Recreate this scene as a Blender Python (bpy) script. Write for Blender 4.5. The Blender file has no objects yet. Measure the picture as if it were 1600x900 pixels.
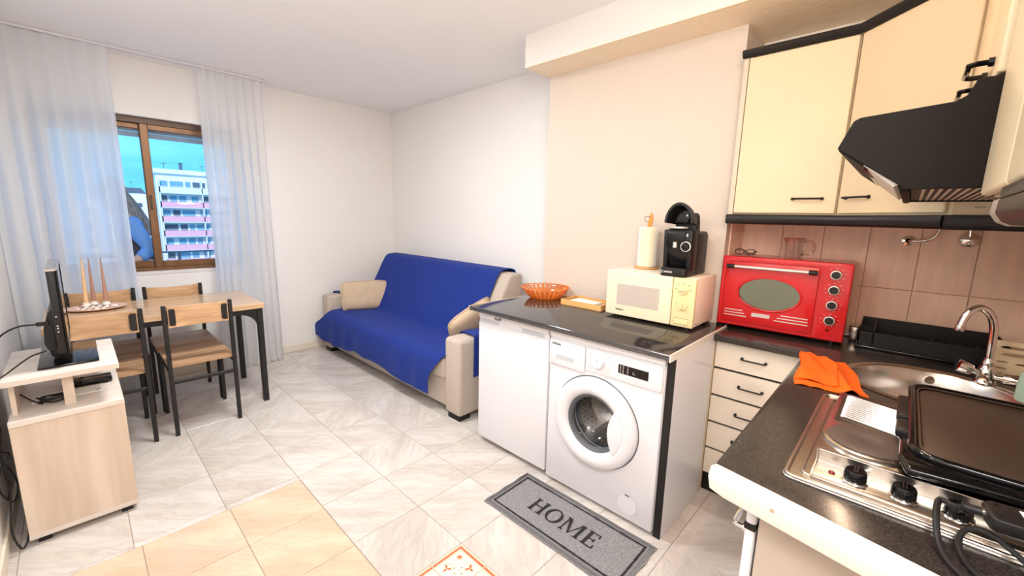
import bpy, bmesh, math, random
from mathutils import Vector, Matrix, noise
random.seed(7)
SC = bpy.context.scene
COL = SC.collection
PI = math.pi

# ------------------------------------------------------------------ camera
CAM_YAW, CAM_PITCH, CAM_ROLL, CAM_F = 0.8136, 0.1693, 0.0236, 646.54
fw = Vector((math.sin(CAM_YAW)*math.cos(CAM_PITCH), math.cos(CAM_YAW)*math.cos(CAM_PITCH), -math.sin(CAM_PITCH)))
rt0 = Vector((math.cos(CAM_YAW), -math.sin(CAM_YAW), 0)); up0 = rt0.cross(fw)
rt = rt0*math.cos(CAM_ROLL) + up0*math.sin(CAM_ROLL)
up = up0*math.cos(CAM_ROLL) - rt0*math.sin(CAM_ROLL)
cd = bpy.data.cameras.new('camera'); cam = bpy.data.objects.new('camera', cd); COL.objects.link(cam)
cam.matrix_world = Matrix(((rt.x, up.x, -fw.x, 0), (rt.y, up.y, -fw.y, 0), (rt.z, up.z, -fw.z, 1.41), (0, 0, 0, 1)))
cd.sensor_width = 36; cd.lens = 36*CAM_F/1600; cd.clip_start = 0.02; cd.clip_end = 500
SC.camera = cam

# ------------------------------------------------------------------ sky
W = bpy.data.worlds.new('sky'); SC.world = W; W.use_nodes = True
nt = W.node_tree; nt.nodes.clear()
wo = nt.nodes.new('ShaderNodeOutputWorld'); bg = nt.nodes.new('ShaderNodeBackground')
tc = nt.nodes.new('ShaderNodeTexCoord'); sx = nt.nodes.new('ShaderNodeSeparateXYZ')
cr = nt.nodes.new('ShaderNodeValToRGB'); nz = nt.nodes.new('ShaderNodeTexNoise')
mp = nt.nodes.new('ShaderNodeMapping'); mp.inputs['Scale'].default_value = (2.0, 2.0, 9.0)
mx = nt.nodes.new('ShaderNodeMix'); mx.data_type = 'RGBA'; cr2 = nt.nodes.new('ShaderNodeValToRGB')
nt.links.new(tc.outputs['Generated'], sx.inputs[0]); nt.links.new(sx.outputs['Z'], cr.inputs['Fac'])
nt.links.new(tc.outputs['Generated'], mp.inputs['Vector']); nt.links.new(mp.outputs[0], nz.inputs['Vector'])
nz.inputs['Scale'].default_value = 2.2; nz.inputs['Detail'].default_value = 5
nt.links.new(nz.outputs['Fac'], cr2.inputs['Fac'])
cr.color_ramp.elements[0].position = 0.0; cr.color_ramp.elements[0].color = (0.065, 0.31, 0.52, 1)
cr.color_ramp.elements[1].position = 0.5; cr.color_ramp.elements[1].color = (0.05, 0.30, 0.74, 1)
cr2.color_ramp.elements[0].position = 0.50; cr2.color_ramp.elements[0].color = (0, 0, 0, 1)
cr2.color_ramp.elements[1].position = 0.75; cr2.color_ramp.elements[1].color = (0.55, 0.55, 0.55, 1)
nt.links.new(cr2.outputs[0], mx.inputs[0]); nt.links.new(cr.outputs[0], mx.inputs[6])
mx.inputs[7].default_value = (0.15, 0.46, 0.64, 1)
nt.links.new(mx.outputs[2], bg.inputs['Color']); bg.inputs['Strength'].default_value = 2.2
nt.links.new(bg.outputs[0], wo.inputs[0])

# ------------------------------------------------------------------ lights (room lamps, the hood lamp and added unseen fills)
def lamp(name, kind, loc, energy, color, size=0.1, rot=None):
    l = bpy.data.lights.new(name, kind); l.energy = energy; l.color = color
    if kind == 'AREA': l.shape = 'DISK'; l.size = size
    else: l.shadow_soft_size = size
    o = bpy.data.objects.new(name, l); COL.objects.link(o); o.location = loc
    if rot: o.rotation_euler = rot
    return o
lamp('room_fill_light', 'POINT', (0.22, 0.82, 1.95), 14, (0.97, 0.98, 1.0), 0.14)  # unseen fill point, added to brighten the washing machine front
lamp('room_ceiling_light', 'AREA', (0.80, 2.35, 2.515), 34, (0.97, 0.985, 1.0), 0.50)
lamp('kitchen_ceiling_light', 'POINT', (1.50, 0.36, 1.98), 4.4, (1.0, 0.50, 0.17), 0.06)
lamp('camera_fill_light', 'POINT', (-0.10, -0.32, 2.12), 40, (0.98, 0.975, 0.985), 0.22)  # unseen fill above the camera, added for frontal light on the kitchen
hl = lamp('hood_light', 'AREA', (1.515, 0.072, 1.5225), 9.5, (1.0, 0.70, 0.48), 0.50)
hl.data.shape = 'RECTANGLE'; hl.data.size_y = 0.05; hl.rotation_euler = (math.radians(41.5), 0, 0)

sun = bpy.data.lights.new('sun', 'SUN'); sun.energy = 2.6; sun.color = (1.0, 0.93, 0.86); sun.angle = 0.02
so_ = bpy.data.objects.new('sun', sun); COL.objects.link(so_); so_.rotation_euler = (math.radians(52), 0, math.radians(-18))

SC.view_settings.view_transform = 'Standard'; SC.view_settings.look = 'None'
SC.view_settings.gamma = 1.0; SC.view_settings.use_curve_mapping = False
SC.view_settings.exposure = 0.30

# ------------------------------------------------------------------ materials
def lin(c):
    return tuple(((v/255)/12.92 if v/255 <= 0.04045 else ((v/255+0.055)/1.055)**2.4) for v in c) + (1,)
def mat(name, rgb, rough=0.5, metal=0.0, vary=0.0, vscale=8, bump=0.0, bscale=60, coat=0.0, stretch=None, rgb2=None, spec=0.5, trans=0.0, ior=1.45, emit=0.0, detail=3):
    m = bpy.data.materials.new(name); m.use_nodes = True; n = m.node_tree; b = n.nodes['Principled BSDF']
    c = lin(rgb); b.inputs['Base Color'].default_value = c; b.inputs['Roughness'].default_value = rough
    b.inputs['Metallic'].default_value = metal; b.inputs['Coat Weight'].default_value = coat
    b.inputs['Specular IOR Level'].default_value = spec; b.inputs['IOR'].default_value = ior
    b.inputs['Transmission Weight'].default_value = trans
    t = n.nodes.new('ShaderNodeTexCoord'); mpn = n.nodes.new('ShaderNodeMapping'); n.links.new(t.outputs['Object'], mpn.inputs[0])
    if stretch: mpn.inputs['Scale'].default_value = stretch
    if vary > 0 or rgb2:
        z = n.nodes.new('ShaderNodeTexNoise'); z.inputs['Scale'].default_value = vscale; z.inputs['Detail'].default_value = detail
        r = n.nodes.new('ShaderNodeValToRGB'); n.links.new(mpn.outputs[0], z.inputs['Vector']); n.links.new(z.outputs['Fac'], r.inputs['Fac'])
        r.color_ramp.elements[0].position = 0.35; r.color_ramp.elements[1].position = 0.65
        c2 = lin(rgb2) if rgb2 else tuple(v*(1-vary) for v in c[:3]) + (1,)
        r.color_ramp.elements[0].color = c2; r.color_ramp.elements[1].color = c
        n.links.new(r.outputs[0], b.inputs['Base Color'])
    if bump > 0:
        z = n.nodes.new('ShaderNodeTexNoise'); z.inputs['Scale'].default_value = bscale; z.inputs['Detail'].default_value = 4
        n.links.new(mpn.outputs[0], z.inputs['Vector'])
        bp = n.nodes.new('ShaderNodeBump'); bp.inputs['Strength'].default_value = bump; bp.inputs['Distance'].default_value = 0.004
        n.links.new(z.outputs['Fac'], bp.inputs['Height']); n.links.new(bp.outputs[0], b.inputs['Normal'])
    if emit: b.inputs['Emission Color'].default_value = c; b.inputs['Emission Strength'].default_value = emit
    return m
def marble(name, base, vein, orient=1.0):
    m = bpy.data.materials.new(name); m.use_nodes = True; n = m.node_tree; b = n.nodes['Principled BSDF']
    t = n.nodes.new('ShaderNodeTexCoord'); oi = n.nodes.new('ShaderNodeObjectInfo'); ad = n.nodes.new('ShaderNodeVectorMath'); ad.operation = 'ADD'
    sc = n.nodes.new('ShaderNodeMath'); sc.operation = 'MULTIPLY'; sc.inputs[1].default_value = 37.0
    n.links.new(oi.outputs['Random'], sc.inputs[0]); cb = n.nodes.new('ShaderNodeCombineXYZ')
    for i in range(3): n.links.new(sc.outputs[0], cb.inputs[i])
    mpn = n.nodes.new('ShaderNodeMapping'); mpn.inputs['Rotation'].default_value = (0, 0, 0.75); 
    mp2 = n.nodes.new('ShaderNodeMapping'); mp2.inputs['Scale'].default_value = (1.0, 4.5, 1.0)
    n.links.new(t.outputs['Object'], mpn.inputs[0]); n.links.new(mpn.outputs[0], mp2.inputs[0])
    n.links.new(mp2.outputs[0], ad.inputs[0]); n.links.new(cb.outputs[0], ad.inputs[1])
    z = n.nodes.new('ShaderNodeTexNoise'); z.inputs['Scale'].default_value = 4.2; z.inputs['Detail'].default_value = 9; z.inputs['Roughness'].default_value = 0.62; z.inputs['Distortion'].default_value = 0.6
    n.links.new(ad.outputs[0], z.inputs['Vector'])
    r = n.nodes.new('ShaderNodeValToRGB'); e = r.color_ramp.elements
    e[0].position = 0.40; e[0].color = lin(base); e[1].position = 0.60; e[1].color = lin(base)
    k = e.new(0.50); k.color = lin(vein); k = e.new(0.455); k.color = lin(tuple((a*2+c)/3 for a, c in zip(base, vein)))
    k = e.new(0.53); k.color = lin(base)
    n.links.new(z.outputs['Fac'], r.inputs['Fac'])
    z2 = n.nodes.new('ShaderNodeTexNoise'); z2.inputs['Scale'].default_value = 1.6; n.links.new(ad.outputs[0], z2.inputs['Vector'])
    r2 = n.nodes.new('ShaderNodeValToRGB'); r2.color_ramp.elements[0].position = 0.35; r2.color_ramp.elements[0].color = lin((236, 232, 228)); r2.color_ramp.elements[1].position = 0.6; r2.color_ramp.elements[1].color = (1, 1, 1, 1)
    n.links.new(z2.outputs['Fac'], r2.inputs['Fac'])
    mu = n.nodes.new('ShaderNodeMix'); mu.data_type = 'RGBA'; mu.blend_type = 'MULTIPLY'; mu.inputs[0].default_value = 1
    n.links.new(r.outputs[0], mu.inputs[6]); n.links.new(r2.outputs[0], mu.inputs[7]); n.links.new(mu.outputs[2], b.inputs['Base Color'])
    b.inputs['Roughness'].default_value = 0.16; b.inputs['Specular IOR Level'].default_value = 0.4
    return m
def wood(name, c1, c2, rough=0.5, axis='x', sc=1.0):
    st = {'x': (1.2*sc, 16*sc, 16*sc), 'y': (16*sc, 1.2*sc, 16*sc), 'z': (16*sc, 16*sc, 1.2*sc)}[axis]
    return mat(name, c1, rough, rgb2=c2, vscale=1.6, stretch=st, bump=0.05, bscale=3, detail=6)

M = {}
M['wall'] = mat('white_wall_paint', (240, 236, 231), 0.85, bump=0.06, bscale=40)
M['ceiling'] = mat('white_ceiling_paint', (250, 249, 248), 0.9)
M['stucco'] = mat('textured_stucco', (215, 202, 188), 0.85, bump=0.55, bscale=55)
M['beam'] = mat('white_beam_paint', (228, 222, 216), 0.85)
M['soffit'] = mat('textured_soffit', (248, 232, 206), 0.85, bump=0.7, bscale=55)
M['grout'] = mat('floor_grout', (158, 144, 130), 0.9)
M['marble'] = marble('white_marble_tile', (219, 212, 205), (205, 199, 193))
M['beige_tile'] = marble('beige_marble_tile', (230, 202, 176), (223, 193, 166))
M['bs_grout'] = mat('backsplash_grout', (186, 152, 130), 0.9)
M['bs_tile'] = mat('taupe_backsplash_tile', (244, 208, 182), 0.28, vary=0.1, vscale=5, stretch=(1, 6, 1))
M['lam_white'] = mat('cream_white_laminate', (219, 202, 168), 0.35, vary=0.03, vscale=3)
M['appl_white'] = mat('white_enamel', (230, 228, 231), 0.28)
M['appl_grey'] = mat('pale_grey_plastic', (196, 198, 202), 0.4)
M['black'] = mat('matte_black', (20, 18, 18), 0.45)
M['blacklam'] = mat('black_edge_laminate', (24, 20, 18), 0.4)
M['black_metal'] = mat('black_powdercoat', (30, 28, 28), 0.45)
M['gloss_black'] = mat('gloss_black_plastic', (12, 12, 13), 0.08)
M['counter'] = mat('black_granite_laminate', (60, 53, 48), 0.20, rgb2=(40, 35, 33), vscale=260, spec=0.6)
M['strip_white'] = mat('white_edging', (232, 224, 214), 0.4)
M['drawer_white'] = mat('pale_drawer_laminate', (234, 222, 204), 0.4, vary=0.02, vscale=3)
M['steel_matte'] = mat('matte_steel', (120, 112, 106), 0.34, 1.0)
M['counter_gloss'] = mat('polished_black_laminate', (52, 46, 44), 0.10, rgb2=(44, 39, 38), vscale=220, spec=1.0, ior=1.6)
M['steel'] = mat('brushed_steel', (205, 198, 190), 0.24, 1.0, bump=0.03, bscale=30, stretch=(1, 14, 1))
M['chrome'] = mat('polished_chrome', (225, 224, 222), 0.08, 1.0)
M['red'] = mat('red_enamel', (206, 28, 34), 0.25, coat=0.3)
M['cream'] = mat('cream_plastic', (238, 228, 196), 0.4)
M['cream2'] = mat('yellowed_cream_plastic', (236, 218, 166), 0.4)
M['cream_side'] = mat('cream_painted_metal', (246, 226, 208), 0.4)
M['navy'] = mat('blue_quilted_fabric', (14, 46, 132), 0.9)
M['beige_f'] = mat('beige_woven_fabric', (196, 182, 168), 0.9, vary=0.08, vscale=90, bump=0.25, bscale=260)
M['pillow'] = mat('beige_pillow_velvet', (206, 182, 154), 0.8, vary=0.12, vscale=9, bump=0.1, bscale=100)
M['oak'] = wood('light_oak_board', (216, 176, 136), (184, 142, 102), 0.45, 'x')
M['oak_seat'] = wood('light_oak_seat', (204, 164, 126), (160, 122, 88), 0.45, 'x')
M['oak_top'] = wood('light_oak_tabletop', (216, 182, 146), (196, 160, 122), 0.13, 'x')
M['whitewood'] = wood('whitewashed_oak', (226, 208, 190), (210, 190, 170), 0.45, 'z', 0.7)
M['whitewood_top'] = wood('whitewashed_oak_top', (232, 222, 212), (218, 206, 194), 0.4, 'x', 0.7)
M['winframe'] = mat('brown_anodised_aluminium', (128, 92, 62), 0.35, 0.4, vary=0.2, vscale=3, stretch=(8, 1, 1))
M['winframe_d'] = mat('dark_brown_aluminium', (84, 64, 52), 0.4, 0.4)
M['shutter'] = mat('grey_roller_shutter', (150, 158, 178), 0.6)
M['orange'] = mat('orange_cloth', (246, 104, 10), 0.85, vary=0.1, vscale=14, bump=0.3, bscale=300)
M['bamboo'] = wood('bamboo', (226, 178, 112), (206, 152, 88), 0.45, 'y')
M['paper'] = mat('white_paper', (244, 241, 234), 0.8)
M['mat_grey'] = mat('grey_mat_pile', (158, 157, 158), 0.95, rgb2=(118, 117, 120), vscale=230, bump=0.5, bscale=400)
M['mat_edge'] = mat('grey_mat_edge', (128, 127, 128), 0.95, rgb2=(100, 99, 100), vscale=300)
M['mat_black'] = mat('black_mat_print', (38, 37, 38), 0.95)
M['ink'] = mat('dark_print', (40, 38, 38), 0.6)
M['silver_ink'] = mat('silver_print', (214, 210, 206), 0.35, 0.5)
M['white_ink'] = mat('white_print', (238, 232, 226), 0.5)
M['burner'] = mat('cast_iron_plate', (86, 74, 68), 0.45, vary=0.3, vscale=12)
M['griddle'] = mat('nonstick_griddle', (74, 60, 50), 0.4, 0.2, vary=0.1, vscale=4)
M['candle_y'] = mat('ochre_wax', (230, 188, 142), 0.5)
M['candle_b'] = mat('brown_wax', (176, 134, 116), 0.5)
M['ceramic'] = mat('white_ceramic', (240, 232, 222), 0.35)
M['plate'] = mat('terracotta_rimmed_plate', (222, 182, 160), 0.4)
M['mint'] = mat('mint_plastic', (176, 204, 180), 0.4)
M['bld_white'] = mat('white_render', (245, 238, 236), 0.9)
M['bld_pink'] = mat('pink_render', (250, 176, 186), 0.9)
M['bld_glass'] = mat('facade_glass', (120, 168, 190), 0.2)
M['bld_dark'] = mat('facade_dark', (90, 100, 116), 0.5)
M['skin'] = mat('skin', (224, 170, 148), 0.6)
M['hair'] = mat('ash_blonde_hair', (170, 150, 140), 0.6, rgb2=(110, 96, 92), vscale=6, stretch=(12, 12, 1))
M['sweater'] = mat('blue_knit', (110, 160, 225), 0.9, bump=0.3, bscale=200)
M['vest'] = mat('dark_vest', (40, 42, 56), 0.8)
M['jeans'] = mat('denim', (60, 76, 110), 0.9)
M['rubber'] = mat('black_rubber_cable', (22, 21, 21), 0.5)
M['drum'] = mat('washer_drum_steel', (205, 202, 198), 0.30, 1.0)
M['door_seal'] = mat('grey_rubber_seal', (96, 98, 102), 0.5)
M['mw_glass'] = mat('microwave_window', (196, 184, 172), 0.15)
M['red_lamp'] = mat('dark_red_lens', (110, 16, 14), 0.2)
M['tile_orange'] = mat('terracotta_print', (214, 108, 62), 0.3, vary=0.15, vscale=20)
M['tile_cream'] = mat('cream_glazed_tile', (250, 232, 206), 0.25)
M['tile_green'] = mat('olive_print', (150, 150, 96), 0.3)
M['cup'] = mat('bamboo_holder_wood', (232, 148, 62), 0.5)
M['pink_label'] = mat('sticker_grey', (150, 120, 100), 0.5)

def shader_mat(name, build):
    m = bpy.data.materials.new(name); m.use_nodes = True; n = m.node_tree; n.nodes.clear()
    o = n.nodes.new('ShaderNodeOutputMaterial'); n.links.new(build(n), o.inputs['Surface']); return m
def b_curtain(n):
    d = n.nodes.new('ShaderNodeBsdfDiffuse'); d.inputs[0].default_value = (0.93, 0.92, 0.90, 1)
    t = n.nodes.new('ShaderNodeBsdfTranslucent'); t.inputs[0].default_value = (0.95, 0.96, 0.98, 1)
    p = n.nodes.new('ShaderNodeBsdfTransparent'); a = n.nodes.new('ShaderNodeMixShader'); a.inputs[0].default_value = 0.60
    b = n.nodes.new('ShaderNodeMixShader'); b.inputs[0].default_value = 0.09
    n.links.new(d.outputs[0], a.inputs[1]); n.links.new(t.outputs[0], a.inputs[2])
    n.links.new(a.outputs[0], b.inputs[1]); n.links.new(p.outputs[0], b.inputs[2]); return b.outputs[0]
M['curtain'] = shader_mat('sheer_white_voile', b_curtain)
def b_pane(n):
    g = n.nodes.new('ShaderNodeBsdfGlossy'); g.inputs['Roughness'].default_value = 0.02
    p = n.nodes.new('ShaderNodeBsdfTransparent'); p.inputs[0].default_value = (0.93, 0.98, 1.0, 1)
    a = n.nodes.new('ShaderNodeMixShader'); a.inputs[0].default_value = 0.02
    n.links.new(p.outputs[0], a.inputs[1]); n.links.new(g.outputs[0], a.inputs[2]); return a.outputs[0]
M['pane'] = shader_mat('window_glass', b_pane)
def b_dglass(n):
    g = n.nodes.new('ShaderNodeBsdfGlossy'); g.inputs['Roughness'].default_value = 0.03
    p = n.nodes.new('ShaderNodeBsdfTransparent'); p.inputs[0].default_value = (0.78, 0.79, 0.80, 1)
    a = n.nodes.new('ShaderNodeMixShader'); a.inputs[0].default_value = 0.06
    n.links.new(p.outputs[0], a.inputs[1]); n.links.new(g.outputs[0], a.inputs[2]); return a.outputs[0]
M['dark_glass'] = shader_mat('tinted_door_glass', b_dglass)
def b_amber(n):
    g = n.nodes.new('ShaderNodeBsdfGlossy'); g.inputs['Roughness'].default_value = 0.08
    d = n.nodes.new('ShaderNodeBsdfTranslucent'); d.inputs[0].default_value = (1.0, 0.50, 0.14, 1)
    d2 = n.nodes.new('ShaderNodeBsdfDiffuse'); d2.inputs[0].default_value = (0.98, 0.42, 0.09, 1)
    p = n.nodes.new('ShaderNodeBsdfTransparent'); p.inputs[0].default_value = (1.0, 0.62, 0.25, 1)
    a = n.nodes.new('ShaderNodeMixShader'); a.inputs[0].default_value = 0.4
    b = n.nodes.new('ShaderNodeMixShader'); b.inputs[0].default_value = 0.3; c = n.nodes.new('ShaderNodeMixShader'); c.inputs[0].default_value = 0.12
    n.links.new(d.outputs[0], a.inputs[1]); n.links.new(d2.outputs[0], a.inputs[2])
    n.links.new(a.outputs[0], b.inputs[1]); n.links.new(p.outputs[0], b.inputs[2])
    n.links.new(b.outputs[0], c.inputs[1]); n.links.new(g.outputs[0], c.inputs[2]); return c.outputs[0]
M['amber'] = shader_mat('amber_plastic', b_amber)
# quilted bump on the sofa cover
def quilt(m):
    n = m.node_tree; b = n.nodes['Principled BSDF']; t = n.nodes.new('ShaderNodeTexCoord'); s = n.nodes.new('ShaderNodeSeparateXYZ')
    n.links.new(t.outputs['UV'], s.inputs[0]); outs = []
    for op in ('ADD', 'SUBTRACT'):
        a = n.nodes.new('ShaderNodeMath'); a.operation = op; n.links.new(s.outputs[0], a.inputs[0]); n.links.new(s.outputs[1], a.inputs[1])
        k = n.nodes.new('ShaderNodeMath'); k.operation = 'MULTIPLY'; k.inputs[1].default_value = PI/0.055; n.links.new(a.outputs[0], k.inputs[0])
        q = n.nodes.new('ShaderNodeMath'); q.operation = 'SINE'; n.links.new(k.outputs[0], q.inputs[0])
        r = n.nodes.new('ShaderNodeMath'); r.operation = 'ABSOLUTE'; n.links.new(q.outputs[0], r.inputs[0]); 
        w = n.nodes.new('ShaderNodeMath'); w.operation = 'POWER'; w.inputs[1].default_value = 0.4; n.links.new(r.outputs[0], w.inputs[0]); outs.append(w)
    mnn = n.nodes.new('ShaderNodeMath'); mnn.operation = 'MINIMUM'; n.links.new(outs[0].outputs[0], mnn.inputs[0]); n.links.new(outs[1].outputs[0], mnn.inputs[1])
    bp = n.nodes.new('ShaderNodeBump'); bp.inputs['Strength'].default_value = 0.5; bp.inputs['Distance'].default_value = 0.006
    n.links.new(mnn.outputs[0], bp.inputs['Height']); n.links.new(bp.outputs[0], b.inputs['Normal'])
    b.inputs['Sheen Weight'].default_value = 0.08; b.inputs['Sheen Tint'].default_value = (0.4, 0.5, 1, 1)
quilt(M['navy'])

# ------------------------------------------------------------------ geometry helpers
class MB:
    def __init__(s): s.bm = bmesh.new()
    def _merge(s, t, mtx=None):
        if mtx is not None: bmesh.ops.transform(t, matrix=mtx, verts=t.verts)
        me = bpy.data.meshes.new('tmp'); t.to_mesh(me); t.free(); s.bm.from_mesh(me); bpy.data.meshes.remove(me); return s
    def box(s, x0, x1, y0, y1, z0, z1, bev=0, seg=2, mtx=None):
        t = bmesh.new(); bmesh.ops.create_cube(t, size=1)
        for v in t.verts: v.co = Vector(((x0+x1)/2+v.co.x*(x1-x0), (y0+y1)/2+v.co.y*(y1-y0), (z0+z1)/2+v.co.z*(z1-z0)))
        if bev: bmesh.ops.bevel(t, geom=list(t.edges), offset=bev, segments=seg, affect='EDGES', profile=0.5, clamp_overlap=True)
        return s._merge(t, mtx)
    def cyl(s, p0, p1, r0, r1=None, n=20, bev=0):
        p0, p1 = Vector(p0), Vector(p1); r1 = r0 if r1 is None else r1; t = bmesh.new(); L = (p1-p0).length
        bmesh.ops.create_cone(t, cap_ends=True, segments=n, radius1=r0, radius2=max(r1, 1e-5), depth=L)
        if bev:
            bmesh.ops.bevel(t, geom=[e for e in t.edges if abs(e.verts[0].co.z-e.verts[1].co.z) < 1e-6], offset=bev, segments=2, affect='EDGES', profile=0.5, clamp_overlap=True)
        q = Vector((0, 0, 1)).rotation_difference((p1-p0).normalized()).to_matrix().to_4x4()
        return s._merge(t, Matrix.Translation((p0+p1)/2) @ q)
    def tube(s, pts, r, n=8, closed=False, cap=True):
        pts = [Vector(p) for p in pts]; N = len(pts); rr = r if isinstance(r, (list, tuple)) else [r]*N
        rings = []; prev = None
        for i, p in enumerate(pts):
            if closed: d = pts[(i+1) % N]-pts[i-1]
            else: d = pts[min(i+1, N-1)]-pts[max(i-1, 0)]
            d.normalize()
            if prev is None:
                a = Vector((0, 0, 1)) if abs(d.z) < 0.9 else Vector((1, 0, 0)); u = d.cross(a).normalized()
            else: u = (prev-d*prev.dot(d)).normalized()
            prev = u; v = d.cross(u)
            rings.append([s.bm.verts.new(p+(u*math.cos(2*PI*k/n)+v*math.sin(2*PI*k/n))*rr[i]) for k in range(n)])
        for i in range(N if closed else N-1):
            a, b = rings[i], rings[(i+1) % N]
            for k in range(n): s.bm.faces.new((a[k], a[(k+1) % n], b[(k+1) % n], b[k]))
        if cap and not closed: s.bm.faces.new(rings[0][::-1]); s.bm.faces.new(rings[-1])
        return s
    def lathe(s, prof, c, n=32, axis='z', cap=True):
        # prof: list of (r, h); axis direction h
        c = Vector(c); rings = []
        for r, h in prof:
            ring = []
            for k in range(n):
                a = 2*PI*k/n; ca, sa = math.cos(a)*r, math.sin(a)*r
                d = {'z': (ca, sa, h), 'x': (h, ca, sa), 'y': (sa, h, ca)}[axis]
                ring.append(s.bm.verts.new(c+Vector(d)))
            rings.append(ring)
        for a, b in zip(rings, rings[1:]):
            for k in range(n): s.bm.faces.new((a[k], a[(k+1) % n], b[(k+1) % n], b[k]))
        if cap: s.bm.faces.new(rings[0][::-1]); s.bm.faces.new(rings[-1])
        return s
    def prism(s, poly, a, b, axis='z', bev=0, seg=2, mtx=None):
        # poly in the two remaining axes (xy for z, yz for x, xz for y)
        f = {'z': lambda p, h: (p[0], p[1], h), 'x': lambda p, h: (h, p[0], p[1]), 'y': lambda p, h: (p[0], h, p[1])}[axis]
        t = bmesh.new(); lo = [t.verts.new(f(p, a)) for p in poly]; hi = [t.verts.new(f(p, b)) for p in poly]
        t.faces.new(lo[::-1]); t.faces.new(hi); N = len(poly)
        for i in range(N): t.faces.new((lo[i], lo[(i+1) % N], hi[(i+1) % N], hi[i]))
        bmesh.ops.recalc_face_normals(t, faces=t.faces)
        if bev: bmesh.ops.bevel(t, geom=list(t.edges), offset=bev, segments=seg, affect='EDGES', profile=0.5, clamp_overlap=True)
        return s._merge(t, mtx)
    def grid(s, fn, nu, nv, uv=None):
        vs = [[s.bm.verts.new(fn(i/nu, j/nv)) for j in range(nv+1)] for i in range(nu+1)]
        L = s.bm.loops.layers.uv.verify() if uv else None
        for i in range(nu):
            for j in range(nv):
                f = s.bm.faces.new((vs[i][j], vs[i+1][j], vs[i+1][j+1], vs[i][j+1]))
                if uv:
                    for lp, (a, b) in zip(f.loops, ((i, j), (i+1, j), (i+1, j+1), (i, j+1))): lp[L].uv = uv(a/nu, b/nv)
        return s
    def thick(s, d):
        bmesh.ops.recalc_face_normals(s.bm, faces=s.bm.faces)
        bmesh.ops.solidify(s.bm, geom=list(s.bm.faces), thickness=d); return s
    def xf(s, m): bmesh.ops.transform(s.bm, matrix=m, verts=s.bm.verts); return s
    def mesh(s, name, material, origin=(0, 0, 0), smooth=True, ang=35):
        bmesh.ops.transform(s.bm, matrix=Matrix.Translation(-Vector(origin)), verts=s.bm.verts)
        bmesh.ops.recalc_face_normals(s.bm, faces=s.bm.faces)
        me = bpy.data.meshes.new(name); s.bm.to_mesh(me); s.bm.free()
        if smooth:
            me.shade_smooth(); me.set_sharp_from_angle(angle=math.radians(ang))
        if material: me.materials.append(M[material] if isinstance(material, str) else material)
        return me
def tag(o, label=None, cat=None, group=None, kind=None):
    for k, v in (('label', label), ('category', cat), ('group', group), ('kind', kind)):
        if v: o[k] = v
    return o
def thing(name, label, cat, loc=(0, 0, 0), rotz=0, group=None):
    o = bpy.data.objects.new(name, None); COL.objects.link(o); o.empty_display_size = 0.05
    o.location = loc; o.rotation_euler = (0, 0, rotz); return tag(o, label, cat, group)
def worldloc(p):
    v = Vector((0, 0, 0))
    while p is not None: v += p.location; p = p.parent
    return v
def part(name, mb, material, parent, label=None, kind=None, ang=35, smooth=True):
    """mesh given in the parent's (unrotated) world frame"""
    me = mb.mesh(name, material, worldloc(parent), smooth, ang); o = bpy.data.objects.new(name, me); COL.objects.link(o); o.parent = parent
    return tag(o, label, None, None, kind)
def single(name, mb, material, loc, label, cat, group=None, rotz=0, kind=None, ang=35):
    me = mb.mesh(name, material, loc, True, ang); o = bpy.data.objects.new(name, me); COL.objects.link(o); o.location = loc
    o.rotation_euler = (0, 0, rotz); return tag(o, label, cat, group, kind)
def struct(name, mb, material, parent=None, loc=(0, 0, 0), label=None, cat=None):
    me = mb.mesh(name, material, loc if parent is None else worldloc(parent)); o = bpy.data.objects.new(name, me); COL.objects.link(o)
    if parent: o.parent = parent
    else: o.location = loc; o['kind'] = 'structure'
    return tag(o, label, cat)
def copy_tree(o, parent=None):
    c = o.copy(); COL.objects.link(c); c.parent = parent
    for ch in list(KIDS.get(o.name, [])) or [x for x in o.children]: copy_tree(ch, c)
    return c
KIDS = {}
def text_mb(body, size, origin, right, upv, thick=0.0006, bold=0.0, spacing=1.0):
    """flat lettering as geometry: laid along `right`, upright along `upv`, centred on origin"""
    cu = bpy.data.curves.new('t', 'FONT'); cu.body = body; cu.size = size; cu.extrude = thick; cu.align_x = 'CENTER'; cu.align_y = 'CENTER'
    cu.offset = bold; cu.space_character = spacing; cu.resolution_u = 3
    o = bpy.data.objects.new('t', cu); COL.objects.link(o)
    dg = bpy.context.evaluated_depsgraph_get(); dg.update(); me = bpy.data.meshes.new_from_object(o.evaluated_get(dg))
    r, u = Vector(right).normalized(), Vector(upv).normalized(); n = r.cross(u); c = Vector(origin)
    mt = Matrix(((r.x, u.x, n.x, c.x), (r.y, u.y, n.y, c.y), (r.z, u.z, n.z, c.z), (0, 0, 0, 1)))
    mb = MB(); mb.bm.from_mesh(me); bmesh.ops.transform(mb.bm, matrix=mt, verts=mb.bm.verts)
    bpy.data.objects.remove(o); bpy.data.curves.remove(cu); bpy.data.meshes.remove(me); return mb
def sm(t): t = max(0, min(1, t)); return t*t*(3-2*t)
def catmull(pts, per=8):
    pts = [Vector(p) for p in pts]; out = []; P = [pts[0]*2-pts[1]]+pts+[pts[-1]*2-pts[-2]]
    for i in range(1, len(P)-2):
        for k in range(per):
            t = k/per; a, b, c, d = P[i-1], P[i], P[i+1], P[i+2]
            out.append(0.5*((2*b)+(c-a)*t+(2*a-5*b+4*c-d)*t*t+(3*b-a-3*c+d)*t**3))
    out.append(pts[-1]); return out
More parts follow.
